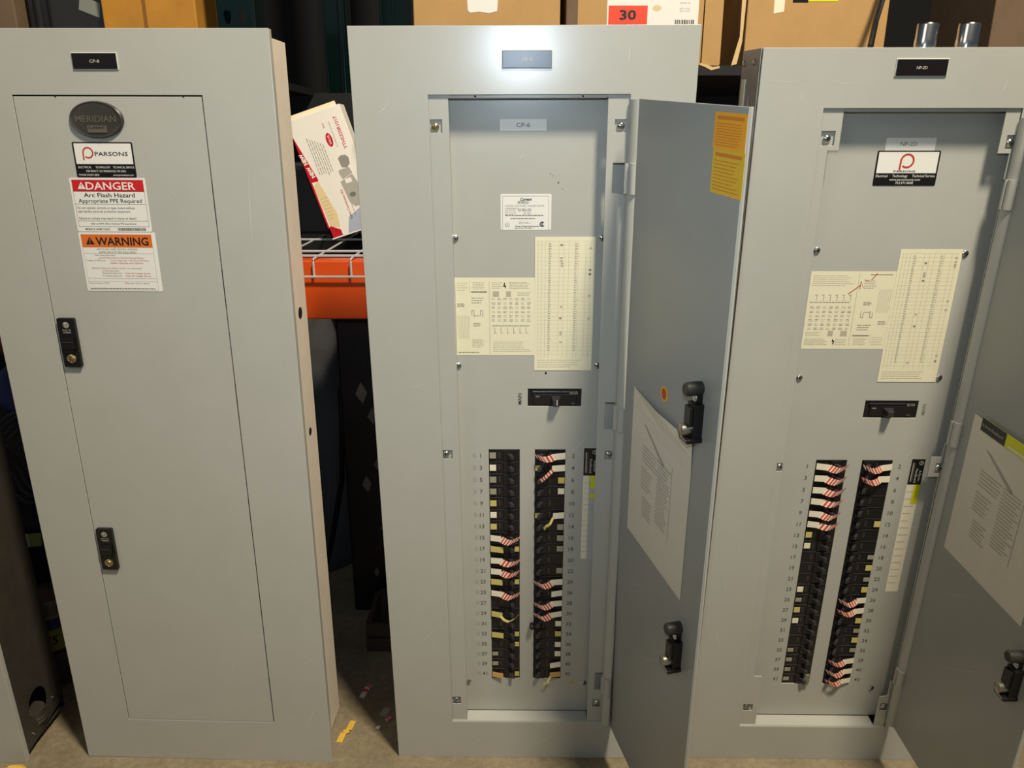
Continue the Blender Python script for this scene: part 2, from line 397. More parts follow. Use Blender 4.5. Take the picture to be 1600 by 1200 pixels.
def tapes(codes, side, row, parent, rd):
    """breaker-local coordinates; outer end is u=0 for the left column, u=L for the right one"""
    L = .0555; F_ = (lambda u: u) if side == 0 else (lambda u: L-u)
    fr = lambda u, v, w: (F_(u), -w, -v)
    j = rd.uniform(-.0012, .0012); first = True
    def done(m, name, lab=None):
        o = m.build(name, parent)
        if lab: o['label'] = lab
    small = {'S': TAGY, 'G': TAGD, 'D': TAGD, 'P': TAGD}
    for c in codes:
        m = MB(fr)
        if c in small:
            mt = small[c] if c != 'S' or rd.random() < .45 else TAG
            k = .0062 if c in 'SG' else .0045
            m.box(.0015, .0130, j-k, j+k*.85, .0002, .0010, mt); done(m, 'marker_tape', 'small square of pale tape')
        if c in 'LYZ':
            mt = {'L': TAG, 'Y': TAGY, 'Z': TAGO}[c]; e = .023+rd.uniform(-.002, .002); t = rd.uniform(-.0012, .0012)
            m.add([(.001, -.0065+j, .0020), (e, -.0065+j+t, .0062), (e, .0055+j+t, .0066), (.001, .0058+j, .0022)], [(0, 1, 2, 3)], mt)
            m.add([(.001, -.0065+j, .0016), (e, -.0065+j+t, .0058), (e, .0055+j+t, .0062), (.001, .0058+j, .0018)], [(3, 2, 1, 0)], mt); done(m, 'marker_tape', 'long folded paper tape tag')
        if c == 'T':
            d_ = rd.uniform(.002, .005); ribbon(m, [(.021, j, .0062), (.030, j+d_*.6, .012), (.038, j+d_, .0125), (.046, j-.0005, .0115), (.0545, j-.003, .0085)], .0058, [STRW, STRR]); done(m, 'striped_lockout_tape', 'red and white striped tape')
        if c == 'U':
            ribbon(m, [(.021, j, .0062), (.030, .006, .012), (.036, .012, .013), (.044, .021, .010), (.050, .026, .006)], .0030, [STRW, STRR]); done(m, 'striped_lockout_tape', 'twisted red and white tape')
        if c == 'R':
            ribbon(m, [(.018, .001, .007), (.026, .007, .012), (.034, .010, .013), (.044, .006, .011), (.0545, -.002, .006)] if side == 0 else [(.021, .002, .0062), (.027, .012, .012), (.034, .018, .010), (.038, .026, .006)], .0024, [RIB]); done(m, 'yellow_ribbon', 'narrow yellow ribbon')
        if c == 'I':
            m.box(.046, .0545, -.005, .005, .0002, .0010, TAGY); done(m, 'marker_tape', 'small yellowed tape square')
        if c == 'K':
            m.lathe((.0585, 0, .002), (0, 0, 1), [(0, .005), (.010, .005), (.012, .003)], BLACK, 14); done(m, 'lock_stud', 'black round stud')
        if c == 'B':
            m.box(.041, .052, -.014, .011, .001, .006, mat('grey_green_tab', (112, 116, 92), .5)); done(m, 'lock_tab', 'grey green plastic tab')
ODD1 = ['G', 'S', 'G', 'G', 'S', 'S', 'S', 'LT', 'YI', 'LT', 'LT', 'YI', 'LT', '', 'YR', '', 'YI', 'I', 'D', 'D', 'ZI']
EVN1 = ['LT', 'LUI', 'S', 'S', '', 'LRI', 'G', 'G', 'G', '', 'G', 'LT', 'L', 'LT', 'LT', 'SK', 'S', 'S', 'S', 'L', 'ZR']
ODD2 = ['LT']*6+['S', 'S', '', '', '', 'S', 'D', 'S', 'S', '', '', 'D', 'D', 'P', 'PB']
EVN2 = ['LT', 'LT', '', '', '', 'S', '', '', 'D', 'S', 'D', 'S', 'LT', 'LT', 'S', 'D', 'S', 'D', 'LT', 'LT', 'LT']
first_used = [False, False]
def interior(FR, P, HBv, codes, whole):
    m = MB(FR)
    holes = [R4(COLS[0][0], COLS[0][1], CT, CB), R4(COLS[1][0], COLS[1][1], CT, CB), R4(.2583, .3514, .5698, .6027)]
    m.plate(R4(.112, .430, .0850, 1.2765), holes, OD-.002, OD, PAINT_IN if False else PAINT)
    if P is P1:
        for u, v, r in ((.296, .212, .0006), (.305, .2225, .0011), (.312, .232, .0006), (.2925, .209, .0008), (.289, .541, .002)): m.disc(u, v, r, r, OD+.0003, INKK, 10)
        m.disc(.350, 1.2055, .005, .0032, OD+.0003, TAGO, 12)
    scratches(m, [(.25, .165, .285, .155), (.33, .70, .365, .655), (.24, .19, .25, .175)], OD+.0002)
    dead = m.build('dead_front', P, .0004)
    # circuit numbers printed on the dead front
    for k, uc in ((0, .1742), (1, .3404)):
        m = MB(FR)
        for r in range(21):
            v = CT+PITCH*(r+.5)
            m.text(str(2*r+1+k), uc, v, .0082, OD+.0003, INKN, bold=.012)
            if P is P1 and k == 0: m.rect(.160, .166, v-.004, v+.004, OD+.0002, mat('worn_print', (158, 161, 152), .5))
        m.build('circuit_numbers', dead)
    m = MB(FR)
    m.text('MAIN', *((.2442, .5886) if P is P1 else (.3622, .5864)), .0066, OD+.0003, INKK if P is P1 else INKG, width=.0205, rot=PI/2, bold=.004)
    m.build('main_marking', dead)
    for (u, v) in whole['ds']:
        screw(FR, u, v, OD).build('screw', dead, smooth=True)
    # main breaker
    m = MB(FR); m.box(.2586, .3511, .5701, .6024, -.085, OD-.002, BLACKM); m.box(.266, .345, .5745, .5775, OD-.002, OD+.001, TOG)
    m.box(.268, .343, .580, .5995, OD-.002, OD+.0003, BLACKM)
    m.text('ON', .275, .584, .003, OD+.0006, ENGR); m.text('OFF', .337, .597, .003, OD+.0006, INKG); m.text('GE 225', .338, .5775, .0035, OD+.0012, ENGR, width=.014)
    mb = m.build('main_breaker', P, .0006)
    m = MB(FR); x = .3075 if P is P1 else .300
    m.add([(x-.009, .583, OD), (x+.009, .583, OD), (x+.009, .5975, OD), (x-.009, .5975, OD), (x-.006, .585, OD+.016), (x+.004, .585, OD+.016), (x+.004, .5955, OD+.016), (x-.006, .5955, OD+.016)],
          [(3,2,1,0),(4,5,6,7),(0,1,5,4),(1,2,6,5),(2,3,7,6),(3,0,4,7)], TOG)
    if P is P1: m.box(x+.0005, x+.0017, .5855, .595, OD+.016, OD+.0163, WHITE)
    m.build('toggle', mb, .001)
    rd = random.Random(11)
    for side in (0, 1):
        bo, to = BP[side][0], BP[side][1]
        for r in range(21):
            if not first_used[side]: b_, t_ = bo, to; first_used[side] = True
            else:
                b_ = bo.copy(); C.objects.link(b_); t_ = to.copy(); C.objects.link(t_); t_.parent = b_
            b_.parent = P; b_.location = FR(COLS[side][0], CT+PITCH*(r+.5), OD+.0004)
            tapes(codes[side][r], side, r, b_, rd)
    return dead
def label_sheet(m, u0, u1, v0, v1, c, flip=False):
    Wd = u1-u0; Hd = v1-v0; X = lambda t: u0+Wd*(1-t if flip else t); Y = lambda t: v0+Hd*(1-t if flip else t)
    def rc(a, b_, c_, d_, mt): m.rect(min(X(a), X(b_)), max(X(a), X(b_)), min(Y(c_), Y(d_)), max(Y(c_), Y(d_)), c, mt)
    def ln(a, b_, c_, d_, n, mt, h=.0008, sd=0): lines(m, min(X(a), X(b_)), max(X(a), X(b_)), min(Y(c_), Y(d_)), max(Y(c_), Y(d_)), c, n, mt, h, 1, sd)
    rc(.425, .43, .04, .98, INKL); rc(.18, .183, .04, .2, INKL)
    ln(.02, .16, .05, .17, 4, INKL); ln(.22, .38, .05, .15, 5, INKL); rc(.2, .4, .17, .185, INKG); ln(.2, .36, .24, .33, 3, INKG, .001, 2); ln(.02, .12, .32, .37, 3, INKG, .001, 5)
    # enclosure sketches
    for a, b_ in ((.20, .235), (.31, .345)): rc(a, b_, .41, .415, INKG); rc(a, a+.006, .41, .48, INKG); rc(b_-.006, b_, .42, .5, INKG)
    rc(.235, .31, .48, .485, INKG); ln(.22, .33, .57, .62, 3, INKG, .001, 3); ln(.2, .36, .78, .9, 6, INKL, .001, 4)
    for k in range(8): rc(.02+.02*k, .024+.02*k, .48, .78, INKL)
    ln(.02, .3, .955, .965, 1, INKG, .0012)
    ln(.46, .60, .05, .14, 4, INKL); ln(.68, .97, .05, .14, 5, INKL, .0009, 8); rc(.47, .55, .17, .24, INKL); rc(.64, .70, .17, .24, INKL); ln(.78, .97, .17, .23, 3, INKL)
    m.poly([(X(.615), Y(.06), c), (X(.63), Y(.06), c), (X(.622), Y(.095), c), (X(.64), Y(.095), c), (X(.632), Y(.14), c), (X(.620), Y(.11), c), (X(.605), Y(.11), c)], INKK)
    for i in range(6):
        for k in range(7): ln(.455+k*.075, .455+k*.075+.05, .25+i*.055, .285+i*.055, 2, INKG if (i+k) % 3 else INKL, .0009, i*9+k)
    for k in range(6): rc(.49+k*.08, .495+k*.08, .63, .71, INKG); rc(.49+k*.08, .52+k*.08, .70, .704, INKG)
    ln(.46, .97, .60, .62, 1, INKG, .0012, 6); ln(.47, .97, .81, .96, 6, INKL, .0009, 7)
def sched(m, u0, u1, v0, v1, c, sd):
    Wd = u1-u0; Hd = v1-v0
    for a in (.05, .11, .17, .24, .40, .48, .56, .66, .72, .84, .92): m.rect(u0+Wd*a, u0+Wd*a+.00035, v0+Hd*.03, v0+Hd*.9, c, INKL)
    for i in range(30): m.rect(u0+Wd*.04, u0+Wd*.96, v0+Hd*(.03+.029*i), v0+Hd*(.03+.029*i)+.0002, c, INKL)
    for a in (.24, .68): lines(m, u0+Wd*(a-.015), u0+Wd*(a+.02), v0+Hd*.04, v0+Hd*.85, c, 46, INKL, .0018, 1.4, sd)
    lines(m, u0+Wd*.05, u0+Wd*.95, v0+Hd*.91, v0+Hd*.98, c, 4, INKL, .001, .9, sd+1)
    rd = random.Random(sd)
    for i in range(16): x = u0+Wd*rd.choice((.42, .43, .9)); y = v0+Hd*rd.uniform(.05, .88); m.rect(x, x+.004, y, y+.003, c, INKG if i % 5 == 0 else INKL)
def strip(FR, parent, u0, u1, v0, v1, v2, lw):
    m = MB(FR); m.plate(R4(u0, u1, v0, v2), [], OD, OD+.0003, TAG if lw else mat('silvered_label', (178, 180, 178), .35))
    c = OD+.0005; m.rect(u0, u1, v0, v1, c, BLACK)
    if not lw: m.rect(u0, u0+(u1-u0)*.42, v1, v2, c, TAG)
    u = lambda t: u0+(u1-u0)*t; vm = (v0+v1)/2
    m.ring(u(.75), v0+.008, .0042, .0034, c+.0002, ENGR, n=20); m.text('GE', u(.75), v0+.008, .0034, c+.0002, ENGR, rot=PI/2, shear=.3)
    m.text('A-Series', u(.80), vm+.008, .0045, c+.0002, ENGR, width=.022, rot=-PI/2, bold=.01); m.text('Panelboard', u(.52), vm+.008, .0045, c+.0002, ENGR, width=.028, rot=-PI/2, bold=.01)
    m.rect(u(.14), u(.2), v0+.008, v1-.006, c+.0002, ENGR); m.rect(u(.26), u(.29), v0+.008, v1-.006, c+.0002, INKG)
    m.rect(u(.52), u(1), v1, v1+.026 if not lw else v1+.040, c+.0002, LIME)
    if not lw: m.rect(u(.52), u(1), v1+.036, v1+.046, c+.0002, LIME)
    for k in range(14):
        y = v1+.012+(v2-v1-.02)*k/14; lines(m, u(.08), u(.85), y, y+.005, c+.0003, 1, INKL, .0009, 1, k)
    m.build('rating_strip', parent)
def strip_flange(FR, P, hu, hw, u0, v0, v1, hinges, mt=PAINT):
    m = MB(FR); n = 8; pr = []
    for i in range(n+1):
        t = i/n; a = PI/2*t
        pr.append((u0+(hu-u0)*(1-cos(a)), .0005+(hw-.0005)*sin(a)))
    vs = [v0, v1]
    pts = [(u, v, w) for v in vs for u, w in pr]+[(u+.0012, v, w-.0008) for v in vs for u, w in pr]; k = n+1; fs = []
    for i in range(n): fs += [(i, i+1, k+i+1, k+i), (2*k+i, 3*k+i, 3*k+i+1, 2*k+i+1)]
    fs += [tuple(range(k-1, -1, -1))+tuple(range(2*k, 3*k)), tuple(range(k, 2*k))+tuple(range(4*k-1, 3*k-1, -1))]
    m.add(pts, fs, mt); o = m.build('hinge_flange', P, smooth=True)
    for a, b_ in hinges:
        m = MB(FR); m.cyl((hu-.0045, a, .0105), (hu-.0045, b_, .0105), .0072, mt, n=20); m.box(u0-.004, hu-.004, a, b_, .002, .0065, mt)
        m.build('hinge', P, smooth=True)
    return o
def latch_inside(fr, parent, s0, v0, k):
    m = MB(fr); s1 = s0+.026
    m.box(s0+.004, s1-.002, v0+.030, v0+.082, 0, .014, BLACK); m.box(s0+.006, s1-.004, v0+.034, v0+.060, .014, .019, BLACK)
    m.lathe((s0+.012, v0+.010, 0), (0, 0, 1), [(0, .009), (.006, .0095), (.022, .0095), (.024, .0075)], mat('olive_black_plastic', (46, 45, 40), .4), 20)
    m.box(s0+.008, s0+.018, v0+.014, v0+.034, .0, .010, BLACK)
    m.lathe((s0+.0165, v0+.0215, .010), (0, 0, 1), [(0, .0055), (.002, .0055), (.003, .003)], CHROME, 18)
    m.lathe((s0+.012, v0+.068, .010), (0, 0, 1), [(0, .0085), (.016, .0085), (.017, .007)], mat('lock_zinc', (170, 166, 150), .3, .9), 22)
    m.box(s0+.002, s1, v0+.078, v0+.084, 0, .022, BLACK); m.box(s0+.005, s1-.003, v0+.0795, v0+.0815, .022, .0224, CHROME)
    return tag(m.build('door_latch', parent, .0008, smooth=True), 'black inner latch with zinc lock barrel')
def hinged_door(P, HBv, hu, hw, th, v0, v1, Wd, tau=0, k=0):
    """door leaf; tau lets it sag in its own plane, k leans it out of plumb"""
    vm = .69; eS = Vector((-cos(th), -sin(th), 0)); eN = Vector((-sin(th), cos(th), 0)); eV = Vector((0, 0, -1))
    X = (eS*cos(tau)+eV*sin(tau)).normalized(); dn = (-eS*sin(tau)+eV*cos(tau)+eN*k).normalized()
    Y = (-dn).cross(X).normalized(); Z = X.cross(Y); o_ = Vector((hu-.254, -hw, HBv-vm))
    M = Matrix(((X.x, Y.x, Z.x, o_.x), (X.y, Y.y, Z.y, o_.y), (X.z, Y.z, Z.z, o_.z), (0, 0, 0, 1)))
    fd = lambda s, v, w: (s, -w, vm-v)
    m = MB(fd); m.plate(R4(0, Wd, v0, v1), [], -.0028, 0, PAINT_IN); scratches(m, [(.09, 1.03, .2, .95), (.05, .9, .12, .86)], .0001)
    m.box(Wd-.0015, Wd, v0, v1, -.006, -.0028, PAINT)
    return m.build('door', P, .0006, matrix=M), fd
def paper(fd, door, s0, s1, v0, v1, lift, hz, seed, mt=SHEET):
    """instruction sheet glued to the door, its upper edge curling off"""
    m = MB(fd); n = 10; pts = []
    for i in range(n+1):
        v = v0+(v1-v0)*i/n; w = .0006+lift*max(0, 1-i/2.0)**2
        pts += [(s0, v, .0006), (s0+(s1-s0)*.5, v, w), (s1, v, .0006+lift*.3*max(0, 1-i/2))]
    fs = []
    for i in range(n):
        for k in (0, 1): a = i*3+k; fs.append((a, a+1, a+4, a+3))
    m.add(pts, fs, mt)
    c = .0012; L = s1-s0; H_ = v1-v0; ik = mat('faint_print', (172, 167, 156), .6)
    m.poly([(s0+L*.22, v0+H_*.17, c), (s0+L*.26, v0+H_*.17, c), (s0+L*.6, v0+H_*.30, c), (s0+L*.58, v0+H_*.32, c)], ik)
    for a, b_, y0, y1 in ((.22, .5, .3, .42), (.22, .42, .45, .6), (.5, .72, .3, .72), (.26, .44, .64, .78)):
        lines(m, s0+L*a, s0+L*b_, v0+H_*y0, v0+H_*y1, c, int((y1-y0)*44), ik, .0018, 1, seed)
    m.rect(s0+L*.73, s0+L*.735, v0+H_*.26, v0+H_*.74, c, ik)
    return tag(m.build('instruction_sheet', door), 'off-white instruction sheet')

# ------------------------------------------------------------------ CENTRE PANEL
HB1 = 1.3734
F1 = lambda u, v, w: (u-.254, -w, HB1-v)
P1 = panel_root((.02541, 1.28073, 0), (.99992, -.01236, .0026), (.01221, .99852, .053), (-.00325, -.05296, .99859), 1.00029,
                'middle grey electrical panel, door swung open to the right, CP-6 label above two breaker columns')
O1 = (.1080, .4081, .0928, 1.2802)
trim(F1, P1, -.0053, .5049, -.0008, HB1, R4(*O1),
     [(.04, .56, .10, .545), (.005, 1.07, .06, 1.055), (.04, 1.10, .10, 1.03), (.06, 1.08, .10, 1.095), (.03, .12, .05, .10), (.40, .05, .404, .03), (.12, 1.36, .2, 1.29), (.26, 1.345, .33, 1.30), (.44, .3, .46, .4)], lip=.016)
can(F1, P1, .006, .496, .012, 1.335, -.150, -.004, ZINC2).build('enclosure', P1, .0006)
m = MB(F1)   # flanges framing the recessed dead front
m.plate([(.1076, .0926), (.1375, .0926), (.1385, 1.2805), (.1076, 1.2805)], [R4(.1092, .1275, .1275, .1465), R4(.1092, .1265, .6755, .6920), R4(.1092, .1265, 1.2200, 1.2365)], -.0055, -.0035, PAINT)
m.box(.1355, .1373, .0945, 1.2765, OD, -.0055, PAINT)
m.plate([(.3757, .0926), (.4085, .0926), (.4085, 1.2805), (.3800, 1.2805)],
        [R4(.3870, .4060, .1280, .1465), R4(.3865, .4070, .1909, .2367), R4(.3902, .4070, .5848, .6347), R4(.3925, .4065, .6755, .6925), R4(.3925, .4075, 1.158, 1.200), R4(.3900, .4050, 1.2230, 1.2430)], -.0055, -.0035, PAINT)
m.box(.1375, .3757, .0926, .0944, OD, -.0030, PAINT)
m.box(.1375, .3800, 1.2775, 1.2795, OD, -.0020, PAINT)
m.box(.1080, .4081, .0926, .0965, -.0052, -.0030, PAINT)
m.box(.1080, .4081, 1.2782, 1.2800, -.0040, -.0006, PAINT)
m.box(.1376, .3740, .0960, .0978, -.012, -.0035, PAINT)
for u in (.178, .338): m.disc(u, .0952, .0016, .0016, -.0028, DARK, 10)
# shallow pockets behind the screw notches
for a in (R4(.1085, .1290, .1265, .1475), R4(.1085, .128, .6745, .6930), R4(.1085, .128, 1.219, 1.2375), R4(.386, .407, .127, .1475), R4(.3915, .4075, .6745, .6935), R4(.389, .406, 1.222, 1.244)):
    m.plate(a, [], -.0090, -.0075, PAINT)
m.build('inner_frame', P1, .0005)
for u, v in ((.1166, .1377), (.3963, .1376), (.1148, .6835), (.4003, .6840), (.1185, 1.2291), (.3985, 1.2349)):
    screw(F1, u, v, -.0075, .0058, BRASS if u < .2 and v < .2 else CHROME, .005).build('screw', P1, smooth=True)
dead1 = interior(F1, P1, HB1, (ODD1, EVN1), dict(ds=[(.1400, .3094), (.3772, .3097), (.1390, .5273), (.3767, .5270), (.1420, 1.2034), (.3735, 1.2048)]))
engraved(F1, P1, .219, .2909, .0328, .0563, 0, 'CP-6')
sticker(F1, .2137, .2854, .1276, .1446, OD, lambda m, u, v, a, b_, c: m.text('CP-6', u+a/2, v+b_/2, .0068, c, mat('blue_grey_ink', (70, 76, 92), .5), width=.021, bold=.005), 'panel_name_tag', dead1, .0005)
def plate1(m, u, v, a, b_, c):
    for q in ((.003, .0034, .003, b_), (a-.0045, a-.0041, .003, b_)): m.rect(u+q[0], u+q[1], v+q[2], v+q[3], c, INKG)
    m.rect(u+.003, u+a-.0041, v+.003, v+.0034, c, INKG)
    m.text('Current', u+a/2, v+.0082, .0048, c, INKK, width=.0185, bold=.03, shear=.3); lines(m, u+.027, u+.049, v+.011, v+.0155, c, 3, INKG, .0008, 1, 1)
    m.text('SYSTEM VOLTAGE  120/208 VOLTS', u+.007, v+.0185, .0025, c, INKG, width=.062, align='l'); m.text('SUPPRESSION', u+.007, v+.0225, .0022, c, INKG, width=.02, align='l')
    m.text('RS-78SA-2SD', u+.028, v+.0248, .0046, c, INKG, width=.021, align='l', bold=.01)
    lines(m, u+.007, u+.026, v+.024, v+.033, c, 3, INKL, .001, 1, 5); m.text('SPL-1025', u+.037, v+.0300, .0028, c, INKG, width=.011, align='l')
    lines(m, u+.007, u+.073, v+.0325, v+.0345, c, 1, INKG, .0018, 1, 6); lines(m, u+.016, u+.066, v+.0375, v+.0395, c, 1, INKG, .0014, 1, 7)
    m.text('30Y/1104-1', u+.029, v+.0452, .0036, c, INKG, width=.018, align='l'); m.text('Transient Voltage Surge Suppressor', u+a/2+.002, v+.0505, .0026, c, INKK, width=.04, bold=.01)
    lines(m, u+.022, u+.06, v+.052, v+.055, c, 1, INKG, .001, 1, 8)
    m.ring(u+.0665, v+.0475, .0042, .0026, c, INKK, .6, 5.6, 20); m.rect(u+.0655, u+.0672, v+.045, v+.050, c, INKK)
    m.ring(u+.0105, v+.0485, .0036, .0031, c, INKG, n=20); m.text('UL', u+.0105, v+.0485, .003, c, INKG)
sticker(F1, .2137, .2945, .2398, .2964, OD, plate1, 'suppressor_nameplate', dead1, .002)
def sh(fr, parent, u0, u1, v0, v1, fn, name, lab, z=0):
    m = MB(fr); m.plate(R4(u0, u1, v0, v1), [], OD+z, OD+z+.0003, CREAM); fn(m, u0, u1, v0, v1, OD+z+.00045); return tag(m.build(name, parent), lab)
sh(F1, dead1, .1375, .2690, .3745, .5088, lambda *a: label_sheet(*a), 'wiring_label', 'cream wiring diagram label')
sh(F1, dead1, .2690, .3670, .3075, .5358, lambda *a: sched(*a, 5), 'schedule_label', 'tall cream breaker schedule label', .0004)
strip(F1, dead1, .3592, .3845, .6829, .7377, .9133, False)
H1 = [(.1905, .2360), (.5875, .632), (1.160, 1.202)]
strip_flange(F1, P1, .4218, .0149, .4076, .1000, 1.2760, H1)
D1, fd1 = hinged_door(P1, HB1, .4212, .0174, 1.8304, .0984, 1.2890, .3025, .0264, -.0159)
paper(fd1, D1, .0370, .2450, .5310, .7950, .007, 0, 2)
def amber(mt):
    def f_(m, u, v, a, b_, c):
        m.rect(u+.006, u+a-.006, v+.004, v+.008, c, YINK); lines(m, u+.005, u+a-.004, v+.011, v+b_-.003, c, 9, YINK, .0011, .98, int(v*1000))
    return f_
def ysticker(v0, v1, mt, lab, s0):
    m = MB(fd1); m.plate(R4(s0, s0+.0735, v0, v1), [], 0, .0003, mt); amber(mt)(m, s0, v0, .0735, v1-v0, .0005); tag(m.build('notice_sticker', D1), lab)
ysticker(.1060, .1470, YEL, 'orange-yellow printed notice, upper one', .2290)
ysticker(.1470, .1980, YEL2, 'mustard-yellow printed notice, lower one', .2312)
m = MB(fd1); m.disc(.1446, .5005, .0115, .0115, .0004, LIME if False else YEL2, 28, c0=0); m.disc(.1446, .5005, .0078, .0088, .0006, mat('dot_red', (196, 66, 20), .4), 24); tag(m.build('round_sticker', D1), 'round red and yellow dot sticker')
latch_inside(fd1, D1, .2405, .4375, 0); latch_inside(fd1, D1, .2400, .8280, 0)

# ------------------------------------------------------------------ RIGHT PANEL
HB2 = 1.3673
F2 = lambda u, v, w: (u-.254, -w, HB2-v)
P2 = panel_root((.60749, 1.27671, 0), (.99991, -.01366, .00023), (.01362, .998, .06169), (-.00107, -.06168, .9981), .98514,
                'rightmost grey electrical panel with an open door and two conduit stubs on top')
O2 = (.1049, .4008, .0864, 1.2807)
trim(F2, P2, .0058, .5080, .0028, HB2, R4(*O2), [(.008, .05, .09, .045), (.09, .045, .17, .055), (.07, .06, .071, .075), (.36, .07, .37, .04), (.04, .9, .05, .98), (.03, 1.02, .05, 1.1), (.06, .85, .062, .87)], lip=.012)
m = can(F2, P2, .0036, .5040, .0030, 1.335, -.103, -.004, ZINC2)
m.box(.0018, .0036, .045, .48, -.090, -.070, ZINC); m.box(.0022, .0036, .07, .60, -.050, -.045, ZINC2)
for w in (-.030, -.088): m.lathe((.0036, .022, w), (-1, 0, 0), [(0, .0045), (.002, .0045), (.003, .002)], CHROME, 14)
m.build('enclosure', P2, .0006)
m = MB(F2)
m.plate([(.1045, .0862), (.1370, .0862), (.1375, .1475), (.1205, .1475), (.1215, 1.155), (.1375, 1.155), (.1375, 1.281), (.1045, 1.281)],
        [R4(.1080, .1290, .1190, .1400), R4(.1095, .1195, .6800, .6960), R4(.1080, .1270, 1.2265, 1.2425)], -.0055, -.0035, PAINT)
m.plate([(.3790, .0862), (.4012, .0862), (.4012, 1.281), (.3790, 1.281), (.3790, 1.2050), (.3940, 1.2000), (.3940, 1.1640), (.4000, 1.1640), (.3985, .7056), (.3790, .7056), (.3790, .6660), (.3960, .6660), (.3975, .6387), (.4000, .6387), (.4000, .1900), (.3972, .1900), (.3972, .1516), (.3790, .1516)],
        [R4(.3885, .4004, .1250, .1450), R4(.3900, .4004, .6785, .6985), R4(.3840, .3990, 1.2210, 1.2390)], -.0055, -.0035, PAINT)
m.box(.1375, .3790, .0862, .0880, OD, -.0030, PAINT); m.box(.1375, .3790, 1.2780, 1.2800, OD, -.0020, PAINT)
m.box(.1049, .4008, .0862, .0895, -.0052, -.0030, PAINT); m.box(.1049, .4008, 1.2790, 1.2806, -.0040, -.0006, PAINT)
m.box(.1376, .3780, .0895, .0912, -.012, -.0035, PAINT)
for a in (R4(.1055, .1300, .118, .141), R4(.1055, .1200, .679, .697), R4(.1055, .128, 1.2255, 1.2435), R4(.387, .4006, .124, .146), R4(.389, .4006, .6775, .6995), R4(.383, .4, 1.22, 1.24)):
    m.plate(a, [], -.0090, -.0075, PAINT)
m.build('inner_frame', P2, .0005)
for u, v in ((.1180, .1302), (.3955, .1359), (.1150, .6878), (.3960, .6887), (.1163, 1.2348), (.3930, 1.2298)):
    screw(F2, u, v, -.0075, .0058, CHROME, .005).build('screw', P2, smooth=True)
dead2 = interior(F2, P2, HB2, (ODD2, EVN2), dict(ds=[(.1360, .3051), (.3771, .3100), (.1368, .5272), (.3772, .5262), (.1365, 1.2051), (.3728, 1.2041)]))
engraved(F2, P2, .2020, .2764, .0188, .0414, 0, 'NP-2D')
sticker(F2, .2193, .2960, .1300, .1500, OD, lambda m, u, v, a, b_, c: m.text('NP-2D', u+a/2-.003, v+.009, .0060, c, INKG, width=.026, bold=.01), 'panel_name_tag', dead2, .0005)
def parsons2(m, u, v, W_, H_, c):
    m.rect(u+.0025, u+W_-.0025, v+.002, v+H_*.64, c, WHITE); p_logo(m, u+W_*.49, v+H_*.29, .0112, c+.0002, REDL)
    m.text('PARSONS', u+W_*.47, v+H_*.585, .0030, c+.0002, INKK, width=.034, bold=.012)
    m.text('Electrical  ·  Technology  ·  Technical Service', u+W_/2, v+H_*.715, .0042, c, WHITE, width=.092)
    m.text('www.parsonscorp.com', u+W_/2, v+H_*.82, .0038, c, WHITE, width=.048); m.text('763.571.8000', u+W_/2, v+H_*.92, .0038, c, WHITE, width=.028)
sticker(F2, .2085, .3065, .1490, .2022, OD+.0004, parsons2, 'contractor_sticker', dead2, base=BLACK)
def ls2(m, u0, u1, v0, v1, c):
    label_sheet(m, u0, u1, v0, v1, c, True)
    for a in ((.47, .28, .60, .17), (.60, .22, .60, .12), (.60, .12, .64, .2), (.72, .10, .78, .02), (.64, .1, .70, .12)):
        m.poly([(u0+.139*a[0], v0+.134*a[1], c+.0001), (u0+.139*a[2], v0+.134*a[3], c+.0001), (u0+.139*a[2]+.001, v0+.134*a[3]+.001, c+.0001), (u0+.139*a[0]+.001, v0+.134*a[1]+.001, c+.0001)], REDL)
sh(F2, dead2, .1320, .2720, .3400, .4744, ls2, 'wiring_label', 'cream wiring diagram label stuck upside down')
sh(F2, dead2, .2720, .3725, .3030, .5342, lambda *a: sched(*a, 9), 'schedule_label', 'tall cream breaker schedule label', .0004)
strip(F2, dead2, .3605, .3845, .6829, .7350, .9690, True)
H2 = [(.1890, .2340), (.5935, .638), (1.1258, 1.162)]
strip_flange(F2, P2, .4083, .0149, .3990, .1000, 1.2650, H2)
D2, fd2 = hinged_door(P2, HB2, .4083, .0149, 1.5921, .1000, 1.2637, .3059)
paper(fd2, D2, .0275, .2460, .5620, .8210, .004, 0, 6)
m = MB(fd2); m.plate([(.058, .556), (.24, .556), (.24, .578), (.058, .578)], [], .0060, .0064, LIME); m.rect(.058, .122, .556, .578, .0066, BLACK)
m.text('A-Series Panelboard', .088, .567, .005, .0068, ENGR, width=.055); m.rect(.13, .235, .572, .576, .0067, TAG); tag(m.build('rating_strip', D2), 'black and yellow strip label')
latch_inside(fd2, D2, .2420, .4480, 0); latch_inside(fd2, D2, .2530, .8500, 0)
for u in (.262, .324):
    m = MB(F2); m.lathe((u, .0035, -.050), (0, -1, 0), [(-.012, .0145), (.004, .0145), (.004, .0155), (.013, .0155), (.014, .0150), (.034, .0150), (.036, .0138), (.030, .0128)], CHROME, 28)
    m.build('conduit_connector', P2, smooth=True)

